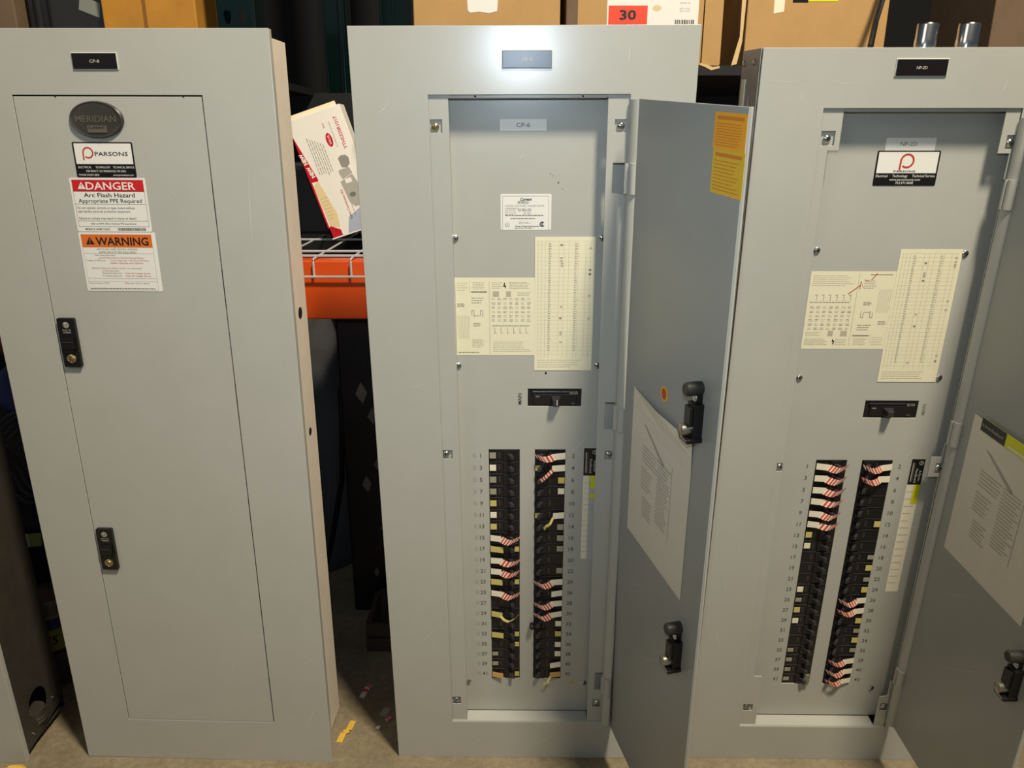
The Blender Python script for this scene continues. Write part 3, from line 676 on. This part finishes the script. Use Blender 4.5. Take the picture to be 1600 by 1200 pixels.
# ------------------------------------------------------------------ CORNER PANEL (bottom left, turned slightly)
P3 = panel_root((-1.245, 1.268, 0), (.99996, -.0087, 0), (.0087, .998, .03), (0, -.03, .9995), 1, 'grey panel at lower left corner, dark side with a round knockout hole')
F3 = lambda u, v, w: (u-.254, -w, 1.35-v)
m = MB(F3); m.plate(R4(.002, .5065, 0, 1.35), [], -.002, 0, PAINT); m.box(.505, .5065, 0, 1.35, -.012, -.002, PAINT); m.build('trim_cover', P3, .0008)
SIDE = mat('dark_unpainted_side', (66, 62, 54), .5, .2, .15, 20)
m = MB(F3)
fs = MB(lambda a, v, w: F3(.5045+w, v, a))
t = .0015
hole = [(-.072+.0300*cos(2*PI*i/28), 1.262+.036*sin(2*PI*i/28)) for i in range(28)]
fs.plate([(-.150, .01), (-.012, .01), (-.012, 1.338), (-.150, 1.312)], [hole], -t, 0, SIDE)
fs.lathe((-.118, 1.288, 0), (0, 0, 1), [(0, .0035), (.002, .0035), (.003, .001)], CHROME, 12); fs.lathe((-.040, 1.312, 0), (0, 0, 1), [(0, .0035), (.002, .0035), (.003, .001)], CHROME, 12)
fs.build('side_plate', P3)
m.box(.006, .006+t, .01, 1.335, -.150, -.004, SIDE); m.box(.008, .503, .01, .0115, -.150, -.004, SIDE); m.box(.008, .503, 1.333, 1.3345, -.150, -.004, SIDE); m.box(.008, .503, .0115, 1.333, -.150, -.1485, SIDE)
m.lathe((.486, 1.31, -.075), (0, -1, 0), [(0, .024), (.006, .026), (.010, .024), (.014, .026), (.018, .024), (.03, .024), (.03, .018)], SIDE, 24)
m.build('enclosure', P3)

# ------------------------------------------------------------------ RACK
rack = empty('pallet_rack', (0, 2.1, 0), 'green and orange steel pallet rack standing behind the row of panels', 'shelving rack')
fk = lambda x, y, z: (x, y-2.1, z)
def post(x0, x1, y):
    m = MB(fk); h = .0
    holes = []
    cx = (x0+x1)/2
    for k in range(44):
        z = .10+.05*k
        if z > 2.1: break
        for sx in (-.016, .016):
            r = .0085; z_ = z+.012
            holes.append([(cx+sx+(r if a < 5 else r)*cos(PI*a/4*1.0), z_+r*sin(PI*a/4)) for a in range(5)]+[(cx+sx-.004, z_-.018), (cx+sx+.004, z_-.018)])
    mm = MB(lambda a, b_, c: (a, y-2.1-c, b_))
    mm.plate([(x0+.006, 0), (x1-.006, 0), (x1-.006, 2.2), (x0+.006, 2.2)], holes, -.002, 0, GREEN)
    for a, b_ in ((x0, x0+.006), (x1-.006, x1)):
        s = 1 if a == x0 else -1; q = x0 if a == x0 else x1
        pr = [(q+s*.006, 0), (q+s*.003, -.0008), (q+s*.0008, -.003), (q, -.006), (q, -.070), (q+s*.012, -.070), (q+s*.012, -.068), (q+s*.002, -.068), (q+s*.002, -.006), (q+s*.006, -.002)]
        pts = [(u, 0, w) for u, w in pr]+[(u, 2.2, w) for u, w in pr]; n_ = len(pr)
        mm.add(pts, [(i, (i+1) % n_, n_+(i+1) % n_, n_+i) for i in range(n_)], GREEN)
    mm.build('upright', rack, smooth=True)
def plain_post(x0, x1, y, beads):
    m = MB(fk); m.box(x0, x1, y, y+.07, 0, 2.2, GREEN)
    for x, r_ in beads: m.cyl((x, y+.001, 0), (x, y+.001, 2.2), r_, GREEN, n=24)  # beads added along the post to catch streak highlights from the flash
    m.build('upright', rack, smooth=True)
post(-.608, -.528, 1.73); post(1.45, 1.53, 1.73)
plain_post(-.595, -.520, 2.65, ((-.536, .013), (-.591, .004))); plain_post(-.416, -.325, 2.65, ((-.411, .005), (-.373, .005)))
m = MB(fk); m.box(-1.9, 1.6, 1.685, 1.728, .833, .965, BEAM); m.build('beam', rack, .004)
m = MB(fk)
for i in range(44):
    x = -1.9+.0815*i
    m.tube([(x, 1.675, .930), (x, 1.675, .962), (x, 1.680, .969), (x, 2.75, .969)], .0026, WIRE, 6)
for y, z in ((1.672, .931), (1.70, .973), (1.772, .973), (1.996, .973), (2.2, .973), (2.45, .973), (2.7, .973)): m.tube([(-1.9, y, z), (1.6, y, z)], .0028, WIRE, 6)
m.build('wire_deck', rack)
m = MB(fk); m.box(-.30, 1.6, 1.815, 2.6, 1.352, 1.372, DARK); m.box(-1.9, -.63, 1.735, 2.6, 1.352, 1.372, DARK); m.box(-1.9, 1.6, 2.6, 2.64, 1.25, 1.36, DARK); m.box(-1.9, 1.6, 2.6, 2.64, .833, .96, DARK); m.build('shelf_board', rack)

def carton(name, x0, x1, y0, y1, z0, z1, mt, label, cat='box', extra=None, group=None, rz=0):
    o = empty(name, ((x0+x1)/2, (y0+y1)/2, z0), label, cat, rz, group); cx, cy = (x0+x1)/2, (y0+y1)/2
    f_ = lambda x, y, z: (x-cx, y-cy, z-z0)
    m = MB(f_); m.box(x0, x1, y0, y1, z0, z1-.003, mt); m.build('body', o, .003)
    m = MB(f_); ym = (y0+y1)/2
    m.box(x0, x1, y0, ym-.001, z1-.003, z1, mt); m.box(x0, x1, ym+.001, y1, z1-.003, z1, mt); m.build('lid_flaps', o)
    if extra: extra(o, f_, y0)
    return o
def front(f_, y0): return lambda u, v, w: f_(u, y0-w, v)   # v is height here
def tx(m, *a, **k):   # text helper for frames where the second axis points up
    f0 = m.f; m.f = lambda u, v, w: f0(u, -v, w); m.text(a[0], a[1], -a[2], *a[3:], **k); m.f = f0
def exA(o, f_, y0):
    m = MB(front(f_, y0)); m.plate([(-.095, 1.482), (-.090, 1.478), (-.07, 1.480), (-.05, 1.477), (-.032, 1.481), (-.028, 1.53), (-.098, 1.53)], [], 0, .0006, WHITE); m.build('paper_label', o)
    m = MB(front(f_, y0)); m.box(-.21, .10, 1.60, 1.64, 0, .0004, CARDE); m.build('packing_tape', o)
carton('cardboard_box', -.213, .104, 1.82, 2.10, 1.372, 1.66, CARD, 'plain cardboard box above the middle panel with a torn white label at its top', extra=exA)
def exB(o, f_, y0):
    m = MB(front(f_, y0)); m.box(.205, .402, 1.38, 1.57, 0, .0006, WHITE)
    m.box(.208, .292, 1.445, 1.492, .0006, .0009, mat('orange_red_label', (224, 70, 40), .45)); tx(m, '30', .250, 1.474, .019, .0011, INKK, width=.036, bold=.03)
    tx(m, 'KEEP DRY', .250, 1.4525, .006, .0011, INKK, width=.052, bold=.01)
    rd = random.Random(5); x = .352
    while x < .394: k = rd.uniform(.001, .0028); m.rect(x, x+k, 1.447, 1.464, .0008, INKK); x += k+rd.uniform(.001, .002)
    for z in (1.481, 1.486, 1.497): tx(m, 'QTY 12 PC' if z < 1.49 else 'PART NO. 1180', .372, z, .003, .0008, INKG, width=.022)
    m.disc(.312, 1.487, .010, .006, .0008, mat('stain', (206, 190, 140), .6), 12)
    m.build('shipping_label', o)
    m = MB(front(f_, y0)); m.plate([(.415, 1.372), (.430, 1.366), (.452, 1.369), (.455, 1.375), (.454, 1.56), (.415, 1.56)], [], .001, .004, CARD); m.plate([(.410, 1.3735), (.422, 1.3695), (.437, 1.3625), (.455, 1.3665), (.455, 1.371), (.44, 1.369), (.425, 1.374), (.412, 1.377)], [], .002, .006, CARDE)
    m.build('torn_flap', o)
    m = MB(front(f_, y0)); m.box(.118, .142, 1.38, 1.6, 0, .0008, CARDB); m.build('packing_tape', o)
carton('cardboard_box', .118, .414, 1.82, 2.12, 1.372, 1.64, CARD, 'cardboard box with white shipping label and red sticker reading 30', extra=exB)
def exD(o, f_, y0):
    m = MB(front(f_, y0)); m.plate([(.480, 1.372), (.492, 1.375), (.500, 1.42), (.503, 1.56), (.492, 1.56), (.494, 1.43)], [], .002, .005, CARDE); m.build('torn_flap', o)
    m = MB(front(f_, y0)); m.plate([(.564, 1.476), (.586, 1.480), (.586, 1.56), (.562, 1.56)], [], 0, .0006, CREAM); m.box(.603, .636, 1.498, 1.53, 0, .0006, BLACK); m.box(.636, .70, 1.500, 1.53, 0, .0006, LIME); m.build('stickers', o)
carton('cardboard_box', .507, .812, 1.82, 2.10, 1.372, 1.64, CARD, 'cardboard box above the rightmost panel beside the two conduit stubs', extra=exD)
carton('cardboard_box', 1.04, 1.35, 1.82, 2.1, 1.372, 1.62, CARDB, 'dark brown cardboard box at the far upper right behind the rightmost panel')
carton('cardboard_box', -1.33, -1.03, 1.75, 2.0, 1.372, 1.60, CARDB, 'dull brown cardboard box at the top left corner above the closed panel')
def exY(o, f_, y0):
    m = MB(front(f_, y0)); m.box(-.765, -.758, 1.372, 1.62, 0, .0008, mat('box_seam', (128, 82, 26), .8)); m.build('seam_tape', o)
carton('golden_cardboard_box', -.85, -.655, 1.75, 2.0, 1.372, 1.62, CARDY, 'golden brown cardboard box beside the green rack upright, above the closed panel', extra=exY)
o = empty('equipment_case', (-.94, 1.86, 1.372), 'black equipment case with a pale tilted tag beside golden cardboard box', 'case')
fc = lambda x, y, z: (x+.94, y-1.86, z-1.372)
m = MB(fc); m.box(-1.025, -.86, 1.78, 1.98, 1.372, 1.60, mat('case_black', (30, 29, 28), .45, 0, .2, 20)); m.build('body', o, .01)
m = MB(lambda u, v, w: fc(u, 1.78-w, v)); m.plate([(-.912, 1.478), (-.870, 1.462), (-.866, 1.490), (-.906, 1.506)], [], 0, .001, mat('pale_tag', (126, 128, 118), .5)); m.build('paper_tag', o)
m = MB(fc); m.box(-1.012, -1.004, 1.772, 1.78, 1.38, 1.6, BLACK); m.box(-.985, -.975, 1.772, 1.78, 1.38, 1.6, BLACK); m.build('strap', o)
m = MB(); m.tube([(.80, 1.79, 1.60), (.778, 1.77, 1.52), (.752, 1.74, 1.45), (.735, 1.71, 1.40), (.728, 1.70, 1.372), (.74, 1.72, 1.24)], .006, BLACK, 10); m.tube([(.70, 1.90, 1.6), (.67, 1.86, 1.47), (.66, 1.845, 1.40), (.655, 1.84, 1.374)], .0022, mat('thin_grey_cable', (70, 70, 68), .5), 8)
tag(m.build('power_cable'), 'black cable hanging down beside the conduit stubs of the rightmost panel', 'cable')

# tilted retail carton with a valve picture
a = math.radians(18); kx = empty('valve_carton', (-.452, 1.955, .9765), 'tilted white and red carton with a valve printed on it, on the wire deck', 'box'); kx.rotation_euler = (0, -a, 0)
CW, CH = .136, .296
fv = lambda u, v, w: (u, -w, CH-v)
WB = mat('white_carton', (246, 241, 226), .5)
m = MB(fv); m.box(0, CW, 0, CH, -.055, 0, WB)
m.add([(.001, -.001, -.012), (CW-.010, -.001, -.012), (CW-.012, -.012, -.018), (-.004, -.012, -.018), (.001, -.001, -.016), (CW-.010, -.001, -.016), (CW-.012, -.012, -.022), (-.004, -.012, -.022)],
      [(0,1,2,3),(7,6,5,4),(0,4,5,1),(1,5,6,2),(2,6,7,3),(3,7,4,0)], mat('cream_flap', (240, 222, 186), .6))
m.build('body', kx, .001)
m = MB(fv); c = .0003; CR = mat('carton_crimson', (200, 24, 40), .35); GV = mat('valve_grey', (178, 174, 160), .5); GV2 = mat('valve_grey_dark', (150, 147, 134), .5)
m.poly([(0, .035, c), (.0215, .148, c), (.020, .152, c), (0, .150, c)], CR); m.rect(0, .004, .15, .292, c, CR)
m.poly([(0, .292, c), (0, .268, c), (.008, .262, c), (.030, .278, c), (.030, .292, c)], CR)
m.poly([(.004, .160, c), (.020, .152, c), (.036, .240, c), (.030, .272, c), (.008, .262, c)], mat('carton_cream', (238, 214, 160), .5))
lines(m, .010, .028, .19, .25, c+.0001, 7, INKL, .0012, 1, 2)
m.text('YTHS320R1017', .114, .062, .0085, c, CR, width=.078, rot=PI/2, bold=.012)
m.disc(.083, .070, .0078, .0165, c, CR, 28); m.text('VALVE', .083, .070, .0055, c+.0001, WB, width=.022, rot=PI/2, bold=.01)
m.text('SINCE', .081, .035, .004, c, CR, width=.012, rot=PI/2); m.text('Professional Series', .096, .060, .003, c, INKG, width=.060, rot=PI/2)
for k in range(7):
    x = .030+.0055*k
    vv = .05+.004*k; rd = random.Random(k)
    while vv < .140: q = rd.uniform(.004, .012); m.rect(x, x+.0013, vv, vv+q, c, INKG); vv += q+.0018
m.text('NEW  NEW', .0075, .110, .009, c+.0001, WB, width=.062, rot=PI/2+.18, bold=.05)
m.text('Valve Conversion Kit', .066, .225, .0062, c, CR, width=.075, rot=PI/2, bold=.01); m.text('Fits all sizes in this range', .078, .225, .0032, c, INKG, width=.06, rot=PI/2)
m.poly([(.086, .117, c), (.094, .112, c), (.106, .113, c), (.112, .121, c), (.110, .136, c), (.100, .143, c), (.088, .139, c)], GV2)
m.poly([(.076, .150, c), (.078, .143, c), (.104, .143, c), (.108, .158, c), (.080, .166, c)], GV)
m.poly([(.072, .170, c+.0001), (.106, .160, c+.0001), (.112, .182, c+.0001), (.112, .222, c+.0001), (.104, .236, c+.0001), (.086, .236, c+.0001), (.076, .222, c+.0001)], GV)
m.rect(.084, .100, .167, .178, c+.0002, WB); m.disc(.090, .207, .008, .006, c+.0002, INKG, 14)
m.poly([(.108, .195, c+.0002), (.116, .19, c+.0002), (.114, .208, c+.0002)], CR)
m.poly([(.060, .255, c), (.100, .240, c), (.128, .245, c), (.128, .292, c), (.045, .292, c)], mat('carton_blue_grey', (176, 184, 196), .5))
m.build('printed_front', kx)
m = MB(); m.box(-.60, -.47, 2.12, 2.27, .973, 1.16, mat('case_charcoal', (34, 34, 36), .5)); m.box(-.57, -.50, 2.18, 2.21, 1.16, 1.175, BLACK); tag(m.build('tool_case', None, .008), 'dark tool case on the wire deck behind the tilted valve carton', 'case')

# ------------------------------------------------------------------ lower gap between left and middle panel
m = MB(); TB = mat('trunk_black', (14, 12, 13), .45, 0, .2, 12)
trk = empty('trunk', (-.27, 1.90, 0), 'tall black trunk with pale diamond marks, in the gap beside the middle panel', 'trunk')
ft = lambda x, y, z: (x+.27, y-1.90, z)
m = MB(ft); m.box(-.425, -.10, 1.80, 2.0, 0, .82, TB); m.build('body', trk, .006)
m = MB(lambda u, v, w: ft(u, 1.80-w, v)); DM = mat('pale_diamond', (96, 84, 76), .6)
for x, z, s in ((-.372, .375, .020), (-.340, .43, .018), (-.372, .62, .024), (-.348, .56, .02), (-.335, .25, .014), (-.36, .12, .012)): m.plate([(x, z+s*1.25), (x+s*.62, z+s*.1), (x+s*.1, z-s*1.1), (x-s*.6, z-s*.05)], [], 0, .0006, DM); m.build('diamond_mark', trk); m = MB(m.f)

def blob(name, prof, n, mt, label, cat, loc, sq=(1, 1), seed=1):
    rd = random.Random(seed); v = []; fc_ = []
    for z, r in prof:
        for i in range(n):
            a_ = 2*PI*i/n; q = r*(1+.10*sin(3*a_+z*9)+rd.uniform(-.04, .04)); v.append((q*cos(a_)*sq[0], q*sin(a_)*sq[1], z))
    for k in range(len(prof)-1):
        for i in range(n): fc_.append((k*n+i, k*n+(i+1) % n, (k+1)*n+(i+1) % n, (k+1)*n+i))
    fc_ += [tuple(range(n-1, -1, -1)), tuple(range((len(prof)-1)*n, len(prof)*n))]
    m = MB(); m.add(v, fc_, mt); o = m.build(name, None, smooth=True); o.location = loc
    s_ = o.modifiers.new('sub', 'SUBSURF'); s_.levels = 2; s_.render_levels = 2
    return tag(o, label, cat)
blob('garment_bag', [(0, .09), (.02, .13), (.2, .14), (.4, .12), (.6, .10), (.75, .085), (.82, .03)], 18, mat('charcoal_fabric', (58, 58, 58), .8, 0, .15, 12), 'dark grey fabric bag slumped under the orange beam, beside the black trunk', 'bag', (-.57, 2.05, 0), (1.0, .7))
m = MB(); m.tube([(-.54, 1.90, .008), (-.50, 1.905, .16), (-.46, 1.90, .34), (-.44, 1.86, .50), (-.432, 1.84, .62)], .007, BLACK, 8); tag(m.build('hose'), 'thin black hose leaning along the trunk, in front of the grey fabric bag', 'hose')
cr = empty('wooden_crate', (-.25, 1.70, 0), 'low dark brown crate on the floor in front of the black trunk', 'crate'); fq = lambda x, y, z: (x+.25, y-1.70, z)
WD = mat('dark_wood', (62, 48, 34), .8, 0, .2, 20)
for z in (.006, .048):
    m = MB(fq); m.box(-.36, -.14, 1.62, 1.632, z, z+.034, WD); m.build('slat', cr, .001)
m = MB(fq); m.box(-.36, -.14, 1.632, 1.78, 0, .008, WD); m.box(-.36, -.348, 1.632, 1.78, .008, .082, WD); m.box(-.152, -.14, 1.632, 1.78, .008, .082, WD); m.box(-.36, -.14, 1.77, 1.782, .008, .082, WD); m.build('frame', cr)

# ------------------------------------------------------------------ left gap clutter
m = MB(); m.box(-1.35, -1.08, 1.62, 1.86, 0, .345, mat('bin_black', (36, 36, 38), .4)); m.box(-1.36, -1.07, 1.61, 1.87, .345, .362, mat('bin_rim', (52, 52, 54), .4))
bn = m.build('storage_bin', None, .004); tag(bn, 'black plastic bin with a small pale green label, left of the closed panel', 'bin')
m = MB(lambda u, v, w: (u, 1.62-w, v)); m.plate([(-1.165, .330), (-1.110, .334), (-1.114, .300), (-1.150, .296)], [], 0, .0006, mat('pale_green_label', (170, 186, 110), .5)); m.rect(-1.165, -1.142, .298, .332, .0008, TAG)
lb = m.build('label', None); lb.parent = bn
m = MB()
for k in range(4):
    r = .115-.012*k; m.tube([(-1.155+r*cos(t_*PI/12), 1.72+.02*sin(t_)+.012*k, .484+r*sin(t_*PI/12)) for t_ in range(25)], .0045, mat('grey_cable', (74, 74, 66), .5), 8)
tag(m.build('cable_coil'), 'coil of thin grey cable lying on the black plastic bin', 'cable coil')
blob('tarp', [(0, .12), (.03, .15), (.10, .15), (.15, .10), (.17, .03)], 16, mat('blue_tarp', (16, 34, 84), .5, 0, .3, 14), 'folded dark blue tarp near left edge of the photo, above the cable coil', 'tarp', (-1.24, 2.02, .50), (1.3, .8), 3)
m = MB(); m.box(-1.50, -1.05, 1.90, 2.16, 0, .50, mat('dark_carton', (34, 28, 26), .8)); tag(m.build('dark_carton', None, .004), 'dark carton behind the black bin, carrying the blue tarp', 'box')
m = MB(); m.box(-1.40, -1.10, 2.20, 2.40, .974, 1.12, mat('dull_red', (70, 26, 26), .7, 0, .3, 10)); tag(m.build('red_carton', None, .004), 'dull red carton on the wire deck at left edge', 'box')
m = MB(); m.box(-1.42, -1.16, 1.90, 2.12, .69, .83, mat('dull_red2', (62, 26, 24), .7, 0, .3, 10)); 
tag(m.build('red_package', None, .004), 'dark red package lying on the blue tarp, left of closed panel', 'package')
bt = empty('paint_can', (-1.075, 1.545, 0), 'can with blue and yellow-green label between the two left panels', 'can')
m = MB(); m.lathe((0, 0, 0), (0, 0, 1), [(0, .048), (.004, .05), (.215, .05), (.220, .047), (.222, .040), (.235, .022)], mat('can_steel', (96, 92, 82), .45, .5), 32); m.build('body', bt, smooth=True)
m = MB()
for z0, z1, mt in ((.085, .095, mat('label_navy', (16, 30, 48), .5)), (.095, .150, mat('label_lime', (128, 132, 62), .5)), (.150, .178, mat('label_blue', (20, 40, 92), .5)), (.178, .186, mat('label_sand', (120, 118, 80), .5))):
    m.lathe((0, 0, z0), (0, 0, 1), [(0, .0508), (z1-z0, .0508)], mt, 32)
fw = lambda u, v, w: ((.0515+w)*sin(u/.0508), -(.0515+w)*cos(u/.0508), -v)
f0 = m.f; m.f = fw; m.text('2X5', .012, -.124, .022, 0, INKK, width=.05, bold=.02, shear=.2); m.f = f0
m.build('label', bt, smooth=True)

# ------------------------------------------------------------------ litter
def scrap(pts, mt, label, z=.0012, hw=.0065, name='tape_scrap', mts=None, lift=.006):
    m = MB(); n = len(pts)-1
    for i in range(n):
        (x0, y0), (x1, y1) = pts[i], pts[i+1]; d_ = Vector((x1-x0, y1-y0)).normalized(); q = Vector((-d_.y, d_.x))*hw
        k = 4 if mts else 1
        for j in range(k):
            a0, a1 = j/k, (j+1)/k; A = (x0+(x1-x0)*a0, y0+(y1-y0)*a0); B_ = (x0+(x1-x0)*a1, y0+(y1-y0)*a1)
            za = z+(lift if i > 0 and n > 1 else 0)*(1 if a0 > 0 or i else 0)*.5; zb = z+(lift*.5 if (i < n-1 or a1 < 1) else 0)
            mt_ = (mts[(i*k+j) % 2] if mts else mt)
            m.add([(A[0]+q.x, A[1]+q.y, za), (B_[0]+q.x, B_[1]+q.y, zb), (B_[0]-q.x, B_[1]-q.y, zb), (A[0]-q.x, A[1]-q.y, za),
                   (A[0]+q.x, A[1]+q.y, za-.0006), (B_[0]+q.x, B_[1]+q.y, zb-.0006), (B_[0]-q.x, B_[1]-q.y, zb-.0006), (A[0]-q.x, A[1]-q.y, za-.0006)],
                  [(0,1,2,3),(7,6,5,4),(0,4,5,1),(1,5,6,2),(2,6,7,3),(3,7,4,0)], mt_)
    o = m.build(name); return tag(o, label, 'litter')
YT = mat('yellow_scrap', (226, 180, 70), .5)
scrap([(-.366, 1.322), (-.361, 1.346), (-.352, 1.354), (-.348, 1.385)], YT, 'creased yellow tape scrap on concrete between the left and middle panels')
scrap([(-.344, 1.458), (-.340, 1.478)], TAG, 'small white paper bit on the concrete behind the yellow scrap', hw=.0060, name='paper_scrap')
scrap([(-.340, 1.480), (-.332, 1.500)], TAG, 'red and white striped tape bit lying by the white paper bit', mts=[STRR, STRW], hw=.0065)
scrap([(-.286, 1.400), (-.280, 1.425)], mat('dull_paper', (150, 150, 140), .7), 'grey crumpled paper at the foot of the middle panel, left side', hw=.008, name='paper_scrap', lift=.012)
scrap([(-.276, 1.385), (-.266, 1.398)], TAG, 'pinkish striped tape bit beside grey crumpled paper', mts=[mat('pink_stripe', (190, 110, 130), .5), STRR], hw=.005)
scrap([(-.292, 1.362), (-.288, 1.370)], CREAM, 'tiny cream chip on the floor near the middle panel bottom left corner', hw=.004, name='paper_scrap')
m = MB(); rd = random.Random(2); pts = []; n = 12
for r, z in ((.030, .002), (.026, .012), (.014, .020), (.002, .022)):
    pts += [(r*(1+rd.uniform(-.25, .25))*cos(2*PI*i/n), r*.7*(1+rd.uniform(-.25, .25))*sin(2*PI*i/n), z+rd.uniform(-.0015, .003)) for i in range(n)]
m.add(pts, [(k*n+i, k*n+(i+1) % n, (k+1)*n+(i+1) % n, (k+1)*n+i) for k in range(3) for i in range(n)]+[tuple(range(n-1, -1, -1)), tuple(range(3*n, 4*n))], mat('crumpled_yellow', (222, 186, 80), .6, 0, .15, 60))
o = m.build('crumpled_paper'); o.location = (-1.000, 1.228, -.0006); tag(o, 'crumpled yellow paper on the floor at bottom left corner', 'litter')
rd = random.Random(9); m = MB()
for i in range(140):
    x = rd.uniform(-1.0, .9); y = rd.uniform(1.17, 1.7); s = rd.uniform(.0008, .0024)
    if y > 1.255 and not -.355 < x < -.245: y = rd.uniform(1.17, 1.25)
    m.box(x, x+s, y, y+s*rd.uniform(.6, 1.6), 0, s*.5, rd.choice([TAG, INKG, CONCR if False else TAGD, INKL]))
o = m.build('floor_grit'); tag(o, 'fine pale grit scattered over the concrete floor in front of the panels', 'grit', kind='stuff')

# ------------------------------------------------------------------ camera
cam = bpy.data.cameras.new('camera'); co = bpy.data.objects.new('camera', cam); C.objects.link(co)
co.location = (0, 0, 1.2125); co.rotation_euler = (math.radians(90-17.5), 0, 0)
cam.sensor_fit = 'HORIZONTAL'; cam.sensor_width = 36; cam.lens = 27; cam.clip_start = .01
bpy.context.scene.camera = co

# ------------------------------------------------------------------ light
def area(name, loc, target, size, power, color, sy=None):
    l = bpy.data.lights.new(name, 'AREA'); l.energy = power; l.color = color; l.size = size
    if sy: l.shape = 'RECTANGLE'; l.size_y = sy
    o = bpy.data.objects.new(name, l); C.objects.link(o); o.location = loc
    o.rotation_euler = (Vector(target)-Vector(loc)).to_track_quat('-Z', 'Y').to_euler(); return o
area('ceiling_lamp', (.87, -.25, 3.8), (.1, 1.3, .7), .36, 188, (1.0, .89, .72))
area('left_fill_light', (-2.3, -1.2, 3.1), (.1, 1.3, .7), 1.4, 18, (1.0, .94, .84))  # added fill from the left for the open door insides, not a real fixture
fl = bpy.data.lights.new('camera_flash', 'SPOT'); fl.spot_size = math.radians(92); fl.spot_blend = 1.0; fl.energy = 23; fl.color = (.68, .83, 1.0); fl.shadow_soft_size = .018
fo = bpy.data.objects.new('camera_flash', fl); C.objects.link(fo); fo.location = (-.005, .02, 1.345); fo.rotation_euler = (math.radians(90-9), 0, 0)
w = bpy.data.worlds.new('world'); bpy.context.scene.world = w; w.use_nodes = True
w.node_tree.nodes['Background'].inputs[0].default_value = (.66, .80, 1.0, 1); w.node_tree.nodes['Background'].inputs[1].default_value = .10
sc = bpy.context.scene
sc.view_settings.view_transform = 'Standard'; sc.view_settings.look = 'None'; sc.view_settings.exposure = -.12; sc.view_settings.gamma = 1; sc.view_settings.use_curve_mapping = False
